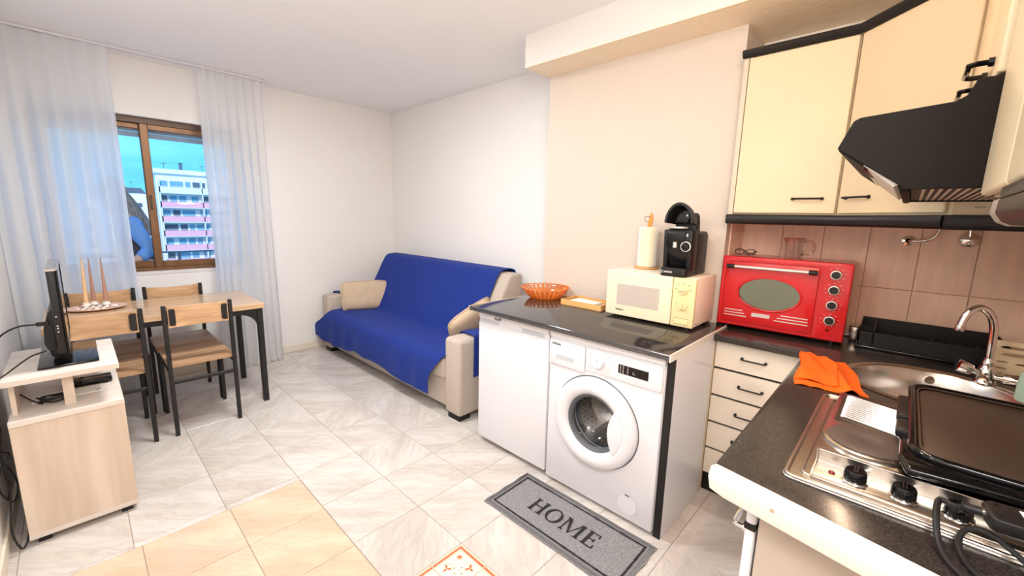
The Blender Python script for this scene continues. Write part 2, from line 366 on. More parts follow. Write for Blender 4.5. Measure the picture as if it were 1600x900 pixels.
# ================================================================== SETTING
XL, XR, YB, YH, ZC = -0.33, 2.61, 4.41, -0.42, 2.53
XC, BX, BZ = 2.317, 2.077, 2.34        # column face, beam front, beam underside
GX0, GY0, TS = 0.366, 1.2377, 0.3297   # floor tile grid
fl = struct('floor', MB().box(XL-0.1, XR+0.1, -1.7, YB+0.1, -0.10, -0.0015), 'grout')
tile_cache = {}
def floor_tile(x0, x1, y0, y1, material='marble', name='tile'):
    g = 0.0015; x0 += g; x1 -= g; y0 += g; y1 -= g
    if x1-x0 < 0.012 or y1-y0 < 0.012: return
    w, h = round(x1-x0, 3), round(y1-y0, 3); sq = abs(w-h) < 1e-3; key = (w, h, material)
    if key not in tile_cache: tile_cache[key] = MB().box(-w/2, w/2, -h/2, h/2, -0.009, 0, 0.0012, 1).mesh(name, material)
    o = bpy.data.objects.new(name, tile_cache[key]); COL.objects.link(o); o.parent = fl
    o.location = ((x0+x1)/2, (y0+y1)/2, 0); o.rotation_euler = (0, 0, random.choice((0, PI/2, PI, 1.5*PI)) if sq else random.choice((0, PI)))
    return o
SY, SX = 2.182, 0.694     # border of the beige tiled area
STR = 2.221
az = []
for i in range(-3, 8):
    for j in range(-10, 11):
        x0, y0 = GX0+i*TS, GY0+j*TS; x1, y1 = x0+TS, y0+TS
        x0c, x1c, y1c = max(x0, XL), min(x1, XR), min(y1, YB)
        if x1c-x0c < 0.01 or y1c-y0 < 0.01: continue
        if y1c < -1.6: continue
        if x0 < SX-0.1:                       # left part: stops at the strip above the beige area
            if y1 <= SY+0.1: continue
            if y0 < STR+0.02:
                lo = STR if x0 > 0.0 else 2.2
                floor_tile(x0c, min(x1c, 0.696), lo, y1c)
            else: floor_tile(x0c, x1c, y0, y1c)
        elif i == 1 and j == -1: az.append((x0, x1, y0, y1))
        elif YH > y1 and x0 > 0.36: continue
        else: floor_tile(x0c, x1c, y0, y1c)
for a, b in ((0.035, 0.366), (0.366, 0.696)): floor_tile(a, b, SY, STR)
floor_tile(XL, 0.035, SY, 2.2)
for yy in range(0, 13):
    y1 = SY-yy*0.315; y0 = max(y1-0.315, -1.6)
    if y1 < -1.5: break
    for a, b in ((XL, 0.060), (0.060, 0.376), (0.376, SX)):
        floor_tile(a, b, y0, y1, 'beige_tile')
# four small glazed tiles with a painted floral frame
x0, x1, y0, y1 = az[0]; hw = (x1-x0)/2
def leafpoly(cx, cy, ang, L, w):
    pts = []
    for k in range(9): t = k/8; pts.append((t*L, w*math.sin(PI*t)*(1-0.4*t)))
    for k in range(7, 0, -1): t = k/8; pts.append((t*L, -w*math.sin(PI*t)*(1-0.4*t)))
    ca, sa = math.cos(ang), math.sin(ang); return [(cx+p[0]*ca-p[1]*sa, cy+p[0]*sa+p[1]*ca) for p in pts]
for a in (0, 1):
    for b in (0, 1):
        tx0, ty0 = x0+a*hw+0.0015, y0+b*hw+0.0015; tx1, ty1 = tx0+hw-0.003, ty0+hw-0.003
        t = part('tile', MB().box(tx0, tx1, ty0, ty1, -0.009, 0.0, 0.0012, 1), 'tile_cream', fl, 'small glazed floor tile with an orange floral print')
        ox, oy = (tx1 if a else tx0), (ty1 if b else ty0); sx_, sy_ = (-1 if a else 1), (-1 if b else 1)
        def q(u, v): return (ox+sx_*u, oy+sy_*v)
        def bar(mb, u0, u1, v0, v1):
            p, r = q(u0, v0), q(u1, v1); mb.box(min(p[0], r[0]), max(p[0], r[0]), min(p[1], r[1]), max(p[1], r[1]), 0.0, BZH[0]); BZH[0] += 0.00004
        BZH = [0.0003]; mb = MB()
        for o_, w_ in ((0.010, 0.010), (0.006, 0.0015), (0.024, 0.0012)):
            bar(mb, o_, hw-0.004, o_, o_+w_); bar(mb, o_, o_+w_, o_, hw-0.004)
        fc = q(0.052, 0.052)
        for k in range(5): mb.prism(leafpoly(fc[0], fc[1], PI/4*(1 if a == b else -1)+k*2*PI/5, 0.016, 0.004), 0.0, 0.0004)
        for u, v in ((0.06, 0.125), (0.125, 0.06)):
            c = q(u, v)
            for k in range(3): mb.prism(leafpoly(c[0], c[1], k*2.1+u*9, 0.022, 0.006), 0.0, 0.0004)
        for sg in (-1, 1):
            pts = []
            for k in range(11):
                th = k/10*1.6*PI; rr = 0.004+0.0022*k; uu = 0.088+rr*math.cos(th)*0.8+sg*0.030; vv = 0.088+rr*math.sin(th)*0.8-sg*0.030
                c = q(uu, vv); pts.append((c[0], c[1], 0.0003))
            mb.tube(pts, 0.0007, 4)
        part('painted_border', mb, 'tile_orange', t)
        mb = MB()
        for u, v in ((0.095, 0.118), (0.118, 0.095), (0.075, 0.1), (0.1, 0.075)):
            c = q(u, v); mb.prism(leafpoly(c[0], c[1], u*40, 0.012, 0.004), 0.0, 0.0004)
        part('painted_leaf', mb, 'tile_green', t)

struct('ceiling', MB().box(XL-0.1, XR+0.1, -1.7, YB+0.1, ZC, ZC+0.1), 'ceiling')
# walls
struct('wall_left', MB().box(XL-0.12, XL, -1.6, YB+0.16, 0, ZC), 'wall')
struct('wall_right', MB().box(XR, XR+0.12, YH-0.1, YB+0.16, 0, ZC), 'wall')
struct('wall_near', MB().box(0.36, XR, YH-0.1, YH, 0, ZC), 'wall')
struct('wall_corridor_side', MB().box(0.36, 0.44, -1.6, YH-0.1, 0, ZC), 'wall')
struct('wall_corridor_end', MB().box(XL-0.12, 0.44, -1.7, -1.6, 0, ZC), 'wall')
WX0, WX1, WZ0, WZ1 = -0.15, 1.10, 0.905, 2.112
wb = MB().box(XL, WX0, YB, YB+0.16, 0, ZC).box(WX1, XR, YB, YB+0.16, 0, ZC).box(WX0, WX1, YB, YB+0.16, 0, WZ0).box(WX0, WX1, YB, YB+0.16, WZ1, ZC)
struct('wall_back', wb, 'wall')
# column (pilaster) and the textured soffit over the kitchen
struct('wall_column', MB().box(XC, XR, 0.682, 1.88, 0, BZ), 'stucco')
struct('trim_beam', MB().box(BX, XR, YH, 1.895, BZ+0.004, ZC), 'beam')
struct('trim_soffit', MB().box(BX, XR, YH, 1.895, BZ, BZ+0.004), 'soffit')
# baseboards
def bb(nm, segs):
    mb = MB()
    for a in segs: mb.box(*a, 0.0, 0.075, 0.004, 1)
    return struct(nm, mb, M['drawer_white'])
bb('baseboard_back', [(XL+0.012, XR, YB-0.012, YB)])
bb('baseboard_right', [(XR-0.012, XR, 1.885, YB-0.012)])
bb('baseboard_left', [(XL, XL+0.012, -1.59, YB-0.013)])
# backsplash: each tile its own piece
bs = struct('trim_backsplash', MB().box(XR-0.012, XR, YH+0.0, 0.682, 0.862, 1.45), 'bs_grout')
ty = [0.682, 0.484, 0.308, 0.132, -0.044, -0.220, -0.395, YH]; tz = [0.866, 1.123, 1.413, 1.449]
for a, b in zip(ty, ty[1:]):
    for c, d in zip(tz, tz[1:]):
        part('tile', MB().box(XR-0.018, XR-0.011, b+0.001, a-0.001, c+0.001, d-0.001, 0.001, 1), 'bs_tile', bs)
bn = struct('trim_backsplash_near', MB().box(0.90, XR-0.018, YH, YH+0.012, 0.872, 1.45), 'bs_grout')
xs = [XR-0.018-k*0.176 for k in range(10)]+[0.90]
for a, b in zip(xs, xs[1:]):
    for c, d in zip(tz, tz[1:]):
        if a-b > 0.02: part('tile', MB().box(b+0.001, a-0.001, YH+0.011, YH+0.018, c+0.007, d-0.001, 0.001, 1), 'bs_tile', bn)
# column side facing the kitchen is tiled low down
part('tile', MB().box(XC+0.06, XR-0.018, 0.674, 0.681, 0.883, 1.449), 'bs_tile', bs)

# window
win = struct('window_1', MB().box(WX0, WX1, YB+0.05, YB+0.12, WZ0, WZ0+0.03).box(WX0, WX0+0.035, YB+0.05, YB+0.12, WZ0+0.03, WZ1-0.045).box(WX1-0.035, WX1, YB+0.05, YB+0.12, WZ0+0.03, WZ1-0.045), 'winframe')
part('head_frame', MB().box(WX0, WX1, YB+0.05, YB+0.12, WZ1-0.045, WZ1), 'winframe_d', win, 'darker brown head of the window frame')
def sash(xa, xb, y, nm):
    z0, z1 = WZ0+0.03, WZ1-0.045
    mb = MB().box(xa, xa+0.05, y, y+0.022, z0, z1, 0.003, 1).box(xb-0.05, xb, y, y+0.022, z0, z1, 0.003, 1)
    mb.box(xa+0.05, xb-0.05, y, y+0.022, z0, z0+0.05, 0.003, 1).box(xa+0.05, xb-0.05, y, y+0.022, z1-0.04, z1, 0.003, 1)
    f = part('window_sash', mb, 'winframe', win)
    part('pane', MB().box(xa+0.05, xb-0.05, y+0.009, y+0.013, z0+0.05, z1-0.04), 'pane', f)
    return f
sash(WX0+0.035, 0.487, YB+0.088, 'l'); sh2 = sash(0.440, WX1-0.035, YB+0.060, 'r')
part('window_handle', MB().box(0.452, 0.466, YB+0.050, YB+0.060, 1.40, 1.52, 0.003, 1), 'winframe_d', sh2)
sh = thing('roller_shutter', 'grey slatted roller shutter lowered a little outside the window', 'shutter', (0.475, YB+0.15, 1.965))
for k in range(5):
    part('slat', MB().box(WX0+0.01, WX1-0.01, YB+0.140, YB+0.152, 1.97+k*0.04, 1.97+k*0.04+0.037, 0.004, 1), 'shutter', sh)
struct('trim_window_sill', MB().box(WX0-0.01, WX1+0.01, YB-0.005, YB+0.05, WZ0-0.022, WZ0+0.001, 0.002, 1), 'beam')
struct('trim_window_sill_outer', MB().box(WX0, WX1, YB+0.12, YB+0.20, WZ0-0.02, WZ0+0.004), 'bld_white')

# ---- curtains on a ceiling rail
rail = thing('curtain_rail', 'thin white double curtain rail fixed along the ceiling above the window', 'curtain rail', (0.47, 4.23, 2.52))
part('track', MB().box(XL+0.004, 1.26, 4.205, 4.225, 2.512, 2.529, 0.002, 1), 'appl_white', rail)
part('track', MB().box(XL+0.004, 1.26, 4.245, 4.262, 2.510, 2.529, 0.002, 1), 'appl_white', rail)
part('end_piece', MB().box(1.26, 1.27, 4.200, 4.266, 2.508, 2.529, 0.002, 1), 'appl_white', rail)
for k in range(9): part('glider', MB().box(0.33+k*0.05, 0.335+k*0.05, 4.211, 4.219, 2.504, 2.512), 'appl_white', rail)
def curtain(name, xt0, xt1, xb0, xb1, npl, seed, label, zb=0.012, yc=4.22):
    rnd = random.Random(seed); ph = [rnd.uniform(-0.6, 0.6) for _ in range(npl+2)]
    def fn(u, v):
        z = 2.508+(zb-2.508)*v; tv = sm(v)
        x = (xt0+(xb0-xt0)*v) + ((xt1-xt0)+((xb1-xb0)-(xt1-xt0))*v)*u
        cyc = u*npl + 0.25*math.sin(u*9+seed)*tv
        am = 0.010+0.022*sm(v*1.6)
        y = yc + am*math.sin(2*PI*cyc) + 0.35*am*math.sin(4.3*PI*cyc+seed+v*1.5)*tv + 0.006*math.sin(v*7+u*5)
        x += 0.008*math.sin(4*PI*cyc)*tv + 0.006*math.sin(v*5+u*12+seed)*tv
        zz = z + (0.006*math.sin(2*PI*cyc*1.0) if v == 1 else 0)
        return Vector((x, y, zz))
    c = thing(name, label, 'curtain', ((xt0+xt1)/2, yc, 0.01))
    part('panel', MB().grid(fn, npl*14, 40), 'curtain', c, ang=80)
    def hd(u, v):
        x = xt0+(xt1-xt0)*u; return Vector((x, yc-0.004+0.010*math.sin(2*PI*u*npl*1.0), 2.508-0.045*v))
    part('heading_tape', MB().grid(hd, npl*12, 3), 'curtain', c, ang=80)
curtain('curtain', -0.322, 0.292, -0.322, 0.310, 7, 3, 'wide sheer white curtain hanging left of the window, behind the candles')
curtain('curtain', 0.795, 1.245, 0.795, 1.275, 7, 11, 'narrower sheer white curtain hanging right of the window, reaching the floor behind the table corner')
# ================================================================== LIVING SIDE
# ---- dining table
tb = thing('dining_table', 'light oak topped dining table with black metal legs by the window', 'table', (0.362, 3.665, 0))
TX0, TX1, TY0, TY1 = -0.18, 0.905, 3.335, 4.0
part('tabletop', MB().box(TX0, TX1, TY0, TY1, 0.716, 0.752, 0.003, 1), 'oak_top', tb)
for x in (TX0+0.012, TX1-0.047):
    for y in (TY0+0.012, TY1-0.052):
        part('leg', MB().box(x, x+0.035, y, y+0.040, 0, 0.716, 0.003, 1), 'black_metal', tb)
for x in (TX0+0.012, TX1-0.047):
    mb = MB().box(x, x+0.035, TY0+0.052, TY1-0.052, 0.676, 0.716, 0.002, 1)
    part('end_rail', mb, 'black_metal', tb)
for y in (TY0+0.016, TY1-0.044):
    part('side_rail', MB().box(TX0+0.047, TX1-0.047, y, y+0.028, 0.680, 0.716, 0.002, 1), 'black_metal', tb)
def gusset(cx, cy, sx_, axis):
    R = 0.11; pts = [(0, 0), (R, 0)]
    for k in range(9): a = PI/2*k/8; pts.append((R-R*math.sin(a), -R+R*math.cos(a)))
    mb = MB()
    if axis == 'y': mb.prism([(cy+sx_*p[0], 0.678+p[1]) for p in pts[:2]+pts[3:]], cx, cx+0.012, 'x')
    else: mb.prism([(cx+sx_*p[0], 0.678+p[1]) for p in pts[:2]+pts[3:]], cy, cy+0.012, 'y')
    return mb
for (cx, cy, s_, ax) in ((TX1-0.035, TY0+0.052, 1, 'y'), (TX1-0.035, TY1-0.052, -1, 'y'), (TX0+0.02, TY0+0.052, 1, 'y'), (TX0+0.02, TY1-0.052, -1, 'y'), (TX1-0.047, TY0+0.024, -1, 'x'), (TX0+0.047, TY0+0.024, 1, 'x'), (TX1-0.047, TY1-0.036, -1, 'x'), (TX0+0.047, TY1-0.036, 1, 'x')):
    part('corner_brace', gusset(cx, cy, s_, ax), 'black_metal', tb)

# ---- chairs: local frame, rear posts at y=0, seat towards +y
def make_chair(label):
    ch = thing('dining_chair', label, 'chair', (0, 0, 0), 0, 'dining chairs around the table')
    W2 = 0.180
    for s in (-1, 1):
        x = s*(W2-0.011)
        part('rear_leg', MB().box(x-0.011, x+0.011, -0.013, 0.013, 0, 0.836, 0.002, 1), 'black_metal', ch)
        part('front_leg', MB().box(x-0.011, x+0.011, 0.405, 0.431, 0, 0.440, 0.002, 1), 'black_metal', ch)
        part('seat_rail', MB().box(x-0.009, x+0.009, 0.013, 0.405, 0.408, 0.436, 0.002, 1), 'black_metal', ch)
        p = 0.052; xx = s*(W2-0.024); xo = sorted((xx-s*p*0.75, xx+s*0.002))
        part('bracket', MB().prism([(xo[0]+0.008, 0.712), (xo[1]-0.004, 0.712), (xo[1], 0.722), (xo[1], 0.806), (xo[1]-0.004, 0.814), (xo[0]+0.008, 0.814), (xo[0], 0.804), (xo[0], 0.722)], -0.0165, -0.0125, 'y'), 'black_metal', ch)
        for zz in (0.73, 0.797): part('bolt', MB().cyl((s*(W2-0.042), -0.019, zz), (s*(W2-0.042), -0.016, zz), 0.004, n=10), 'black', ch)
    part('stretcher', MB().box(-W2+0.022, W2-0.022, -0.009, 0.009, 0.338, 0.360, 0.002, 1), 'black_metal', ch)
    part('front_rail', MB().box(-W2+0.022, W2-0.022, 0.410, 0.426, 0.412, 0.436, 0.002, 1), 'black_metal', ch)
    def bk(u, v):   # curved backrest board
        return Vector((-W2+0.024+(2*W2-0.048)*u, 0.004-0.012*1+0.030*math.sin(PI*u)*1.0, 0.700+0.128*v - 0.004*math.sin(PI*u)))
    t = MB().grid(bk, 16, 3); t.thick(0.010)
    part('backrest', t, 'oak', ch)
    def st(u, v):
        x = -W2+0.004+(2*W2-0.008)*u; y = 0.006+0.43*v
        return Vector((x, y, 0.456-0.006*math.sin(PI*u)*math.sin(PI*v)-0.010*sm((v-0.85)/0.15)))
    t = MB().grid(st, 10, 14); t.thick(0.013)
    part('seat', t, 'oak_seat', ch)
    return ch
bpy.context.view_layer.update()
chA = make_chair('oak and black chair with its back to the camera, nearest the sofa')
chB = copy_tree(chA); chB['label'] = 'oak and black metal chair beside the television stand, its back turned to the camera'
chC = copy_tree(chA); chC['label'] = 'oak and black chair on the window side, nearer the right-hand curtain'
chD = copy_tree(chA); chD['label'] = 'oak and black chair on the window side of the table, behind the candles'
chA.location = (0.490, 3.180, 0)
chB.location = (0.048, 3.182, 0); chB.rotation_euler.z = 0.01
chC.location = (0.484, 4.056, 0); chC.rotation_euler.z = PI
chD.location = (0.085, 4.062, 0); chD.rotation_euler.z = PI+0.012

# ---- candles on a plate
pl = thing('candle_plate', 'oval terracotta rimmed plate with white pebbles holding the candles on the oak table', 'plate', (0.055, 3.80, 0.752))
mb = MB().lathe([(0.001, 0.002), (0.085, 0.002), (0.115, 0.010), (0.120, 0.014), (0.117, 0.016), (0.085, 0.008), (0.001, 0.007)], (0, 0, 0), 40, cap=False)
mb.xf(Matrix.Translation((0.055, 3.80, 0.752)) @ Matrix.Diagonal((1.22, 1.0, 1, 1))); part('dish', mb, 'plate', pl)
rnd = random.Random(5)
for k in range(26):
    a = rnd.uniform(0, 2*PI); r = 0.085*math.sqrt(rnd.random()); x, y = 0.055+r*1.2*math.cos(a), 3.80+r*math.sin(a)
    mb = MB(); t = bmesh.new(); bmesh.ops.create_icosphere(t, subdivisions=2, radius=1)
    mb._merge(t, Matrix.Translation((x, y, 0.766)) @ Matrix.Rotation(a, 4, 'Z') @ Matrix.Diagonal((rnd.uniform(0.010, 0.017), rnd.uniform(0.007, 0.011), 0.006, 1)))
    part('pebble', mb, 'ceramic', pl)
def candle(x, y, m, label, dx=0.0):
    c = thing('taper_candle', label, 'candle', (x, y, 0.772), 0, 'taper candles on the plate')
    part('holder', MB().lathe([(0.020, 0.0), (0.022, 0.006), (0.016, 0.014), (0.017, 0.022), (0.013, 0.024)], (x, y, 0.772), 16), 'ceramic', c)
    n = 12; pts = [(x+dx*k/n, y, 0.795+0.285*k/n) for k in range(n+1)]
    part('wax', MB().tube(pts, [0.0125-0.0095*(k/n)**1.1 for k in range(n+1)], 12), m, c)
    part('wick', MB().tube([(x+dx, y, 1.079), (x+dx+0.001, y, 1.088)], 0.001, 6), 'black', c)
candle(0.008, 3.83, 'candle_y', 'ochre twisted taper candle nearest the television', 0.008)
candle(0.045, 3.87, 'candle_b', 'brown taper candle in the middle of the three, set farther back', 0.002)
candle(0.102, 3.82, 'candle_b', 'brown taper candle standing apart on the right side of the plate', 0.0)

# ---- television stand
tvs = thing('television_stand', 'whitewashed wooden television stand with a raised shelf against the left wall', 'television stand', (-0.09, 2.90, 0))
SX0, SX1, SY0, SY1 = -0.262, 0.078, 2.485, 3.14
part('cabinet_body', MB().box(SX0, SX1, SY0, SY1, 0.03, 0.535, 0.002, 1), 'whitewood', tvs)
part('side_edge_band', MB().box(SX0, SX1, SY0-0.0005, SY0+0.002, 0.03, 0.052), 'whitewood_top', tvs)
part('deck', MB().box(SX0, SX1, SY0-0.006, SY1, 0.535, 0.560, 0.002, 1), 'whitewood_top', tvs)
part('upper_shelf', MB().box(SX0, SX1-0.001, SY0-0.010, 2.985, 0.705, 0.730, 0.002, 1), 'whitewood_top', tvs)
part('shelf_support', MB().box(-0.104, -0.070, SY0+0.075, SY0+0.090, 0.560, 0.705), 'whitewood', tvs)
part('shelf_support', MB().box(-0.252, -0.237, SY0+0.075, 2.97, 0.560, 0.705), 'whitewood', tvs)
part('shelf_support', MB().box(-0.104, -0.070, 2.955, 2.970, 0.560, 0.705), 'whitewood', tvs)
for x in (SX0+0.02, SX1-0.06):
    for y in (SY0+0.02, SY1-0.06): part('foot', MB().box(x, x+0.04, y, y+0.04, 0, 0.03), 'black', tvs)
# ---- television
tv = thing('television', 'thin black flat screen television seen almost edge on, on the raised shelf', 'television', (-0.07, 2.76, 0.730))
part('screen_back', MB().box(-0.098, -0.070, 2.535, 3.02, 0.795, 1.152, 0.006, 2), 'black', tv)
part('rear_bulge', MB().prism([(-0.098, 0.800), (-0.128, 0.800), (-0.136, 0.83), (-0.132, 0.90), (-0.112, 0.965), (-0.098, 0.985)], 2.60, 2.97, 'y', 0.006), 'black', tv)
part('bezel', MB().box(-0.070, -0.064, 2.530, 3.025, 0.790, 0.806, 0.001, 1).box(-0.070, -0.064, 2.530, 2.542, 0.806, 1.150).box(-0.070, -0.064, 3.013, 3.025, 0.806, 1.150), 'gloss_black', tv)
part('top_bezel', MB().box(-0.100, -0.063, 2.530, 3.025, 1.146, 1.156, 0.002, 1), 'steel', tv, 'bright metallic strip along the top of the screen')
part('screen', MB().box(-0.071, -0.0665, 2.542, 3.013, 0.806, 1.147), 'gloss_black', tv)
part('neck', MB().prism([(-0.100, 0.738), (-0.062, 0.738), (-0.066, 0.80), (-0.112, 0.80), (-0.128, 0.785), (-0.124, 0.76)], 2.66, 2.86, 'y', 0.004), 'black', tv)
part('base', MB().box(-0.166, 0.020, 2.560, 2.96, 0.7305, 0.741, 0.004, 2), 'gloss_black', tv)
for k, z in enumerate((0.955, 0.915, 0.905, 0.890)):
    part('button', MB().cyl((-0.088, 2.5345, z), (-0.088, 2.5365, z), 0.003, n=10), 'silver_ink', tv)
part('connector', MB().box(-0.150, -0.112, 2.575, 2.590, 0.915, 0.931, 0.003, 1), 'rubber', tv)
# ---- small things on the deck
rp = thing('set_top_box', 'slim black set top box lying behind the post on the lower deck', 'media box', (0.0, 2.82, 0.5605), 0.0)
part('casing', MB().box(-0.105, 0.055, 2.765, 2.845, 0.566, 0.590, 0.004, 2).xf(Matrix.Identity(4)), 'gloss_black', rp)
part('front_panel', MB().box(0.053, 0.058, 2.775, 2.835, 0.570, 0.586, 0.001, 1), 'appl_grey', rp)
for x in (-0.095, 0.035):
    for y in (2.772, 2.830): part('foot', MB().cyl((x, y, 0.5602), (x, y, 0.567), 0.006, n=10), 'black', rp)
bk = thing('booklet', 'thin white booklet with a small printed label under the black box', 'booklet', (-0.09, 2.68, 0.5605))
part('pages', MB().box(-0.205, 0.018, 2.655, 2.755, 0.5604, 0.5655, 0.001, 1), 'paper', bk)
part('printed_label', MB().box(-0.006, 0.012, 2.662, 2.684, 0.5655, 0.5659), 'appl_grey', bk)
for k in range(4): part('printed_line', MB().box(-0.002+k*0.003, -0.001+k*0.003, 2.664, 2.682, 0.5659, 0.5661), 'ink', bk)
cbl = MB()
rnd = random.Random(2)
for k in range(4):
    pts = []
    for t in range(9):
        a = t/8*2*PI; pts.append((-0.135+0.045*math.cos(a+k)+rnd.uniform(-.008, .008), 2.62+0.022*math.sin(a+k)+rnd.uniform(-.006, .006), 0.573+0.006*k+rnd.uniform(0, .004)))
    cbl.tube(catmull(pts, 5), 0.0035, 6)
cbl.tube(catmull([(-0.17, 2.60, 0.572), (-0.20, 2.64, 0.582), (-0.24, 2.72, 0.60)], 6), 0.003, 6)
single('coiled_power_cable', cbl, 'rubber', (-0.135, 2.62, 0.566), 'tangle of black power cable coiled on the booklet', 'cable')
# cables down the wall
def wire(name, pts, r, label, m='rubber', loc=None, group=None):
    return single(name, MB().tube(catmull(pts, 8), r, 7), m, loc or pts[0], label, 'cable', group)
wire('television_cable', [(-0.148, 2.583, 0.923), (-0.20, 2.59, 0.92), (-0.250, 2.62, 0.885), (-0.285, 2.66, 0.82), (-0.295, 2.64, 0.74), (-0.300, 2.60, 0.69), (-0.300, 2.575, 0.60), (-0.298, 2.56, 0.48), (-0.300, 2.54, 0.36), (-0.292, 2.52, 0.25), (-0.300, 2.46, 0.12), (-0.285, 2.47, 0.02), (-0.265, 2.50, 0.045), (-0.262, 2.53, 0.12)], 0.0035, 'black cable looping from the back of the television down the left wall to the floor')
wire('stand_cable', [(-0.135, 2.60, 0.80), (-0.18, 2.58, 0.79), (-0.245, 2.54, 0.745), (-0.285, 2.53, 0.71), (-0.298, 2.55, 0.60), (-0.292, 2.57, 0.50), (-0.305, 2.55, 0.40), (-0.286, 2.54, 0.33), (-0.300, 2.53, 0.22)], 0.003, 'thinner black cable leaving the foot of the television and joining the bundle')
wire('knotted_cable', [(-0.290, 2.56, 0.50), (-0.310, 2.54, 0.44), (-0.280, 2.56, 0.40), (-0.308, 2.54, 0.35), (-0.316, 2.52, 0.27), (-0.290, 2.54, 0.20), (-0.275, 2.58, 0.25), (-0.285, 2.57, 0.33), (-0.30, 2.55, 0.37)], 0.003, 'knotted black cable hanging in loops behind the stand')

# ---- sofa
so = thing('sofa', 'beige fabric two-arm sofa bed against the right wall under a blue cover', 'sofa', (2.1, 3.19, 0))
part('arm', MB().box(1.688, 2.52, 2.062, 2.232, 0.038, 0.588, 0.030, 4), 'beige_f', so)
part('arm', MB().box(1.688, 2.52, 4.130, 4.300, 0.038, 0.588, 0.030, 4), 'beige_f', so)
for y in (2.085, 4.155):
    for x in (1.705, 2.38): part('foot', MB().box(x, x+0.10, y, y+0.125, 0, 0.040, 0.002, 1), 'black', so)
part('base', MB().box(1.722, 2.45, 2.234, 4.128, 0.055, 0.262, 0.012, 2), 'beige_f', so)
part('seat_cushion', MB().box(1.690, 2.20, 2.236, 4.126, 0.262, 0.425, 0.035, 4), 'beige_f', so)
bp_ = [(2.06, 0.30), (2.09, 0.44), (2.36, 0.93), (2.40, 0.958), (2.49, 0.962), (2.53, 0.94), (2.50, 0.55), (2.46, 0.262), (2.14, 0.262)]
part('backrest', MB().prism(bp_, 2.262, 4.145, 'y', 0.022, 3), 'beige_f', so)
part('back_frame', MB().box(2.46, 2.52, 2.235, 4.128, 0.06, 0.55, 0.01, 1), 'beige_f', so)
# blue cover
cv = thing('sofa_cover', 'bright royal blue quilted cover draped over the back and seat of the sofa', 'sofa cover', (2.0, 3.25, 0.43))
prof = [(2.553, 0.62), (2.556, 0.80), (2.550, 0.945), (2.505, 0.980), (2.44, 0.982), (2.38, 0.972), (2.345, 0.940), (2.28, 0.825), (2.20, 0.680), (2.12, 0.535), (2.085, 0.465), (2.04, 0.440), (1.90, 0.442), (1.78, 0.440), (1.70, 0.432), (1.668, 0.405), (1.655, 0.36), (1.650, 0.27), (1.652, 0.14)]
pc = catmull([(a, 0, b) for a, b in prof], 5); PL = [0]
for a, b in zip(pc, pc[1:]): PL.append(PL[-1]+(b-a).length)
def cov(u, v):
    s = v*PL[-1]; k = 0
    while k < len(PL)-2 and PL[k+1] < s: k += 1
    f = (s-PL[k])/(PL[k+1]-PL[k]); p = pc[k].lerp(pc[k+1], f)
    seat = sm((s-1.10)/0.1)                      # 0 on the back, 1 on the seat
    drop = sm((s-1.50)/0.22)
    y0 = 2.372+(2.245-2.372)*seat + (2.365-2.245)*drop
    y1 = 4.150+(4.118-4.150)*seat + (4.340-4.118)*drop
    y = y0+(y1-y0)*u
    w = noise.noise(Vector((y*3.1, s*2.3, 1.7)))*0.006 + noise.noise(Vector((y*9, s*7, 4)))*0.003
    x, z = p.x, p.z
    if seat < 0.5: x -= w*0.8
    else: z += w*0.9
    if drop > 0:
        fold = 0.006*math.sin(y*17+math.sin(y*5)*2)+0.004*noise.noise(Vector((y*8, 3, 1)))
        x += (fold-0.012)*drop; z += drop*drop*(0.022*math.sin(y*4.3)+0.020*noise.noise(Vector((y*5, 1, 7)))+0.015)
    return Vector((x, y, z))
mb = MB().grid(cov, 150, 120, uv=lambda u, v: (u*1.9, v*PL[-1])); mb.thick(-0.006)
part('quilted_panel', mb, 'navy', cv, ang=80)
def flap(ya, yb, out):
    # arm flap: from the seat side over the arm and down its outer side
    pr = [(ya, 0.44), (ya, 0.55), (ya+(yb-ya)*0.12, 0.600), (ya+(yb-ya)*0.5, 0.604), (ya+(yb-ya)*0.9, 0.600), (yb, 0.565), (yb+0.006*out, 0.46), (yb+0.004*out, 0.31)]
    q = catmull([(0, a, b) for a, b in pr], 4)
    def fn(u, v):
        k = min(int(v*(len(q)-1)), len(q)-2); f = v*(len(q)-1)-k; p = q[k].lerp(q[k+1], f)
        return Vector((1.815+0.48*u+0.010*math.sin(v*5), p.y, p.z+0.004*math.sin(u*11+v*3)+(0.01*math.sin(u*9) if v > 0.95 else 0)))
    t = MB().grid(fn, 14, 28, uv=lambda u, v: (u*0.4, v*0.6)); t.thick(0.006); return t
part('arm_flap', flap(2.236, 2.052, -1), 'navy', cv, 'blue flap laid over the near arm', ang=80)
part('arm_flap', flap(4.126, 4.310, 1), 'navy', cv, 'blue flap laid over the far arm', ang=80)
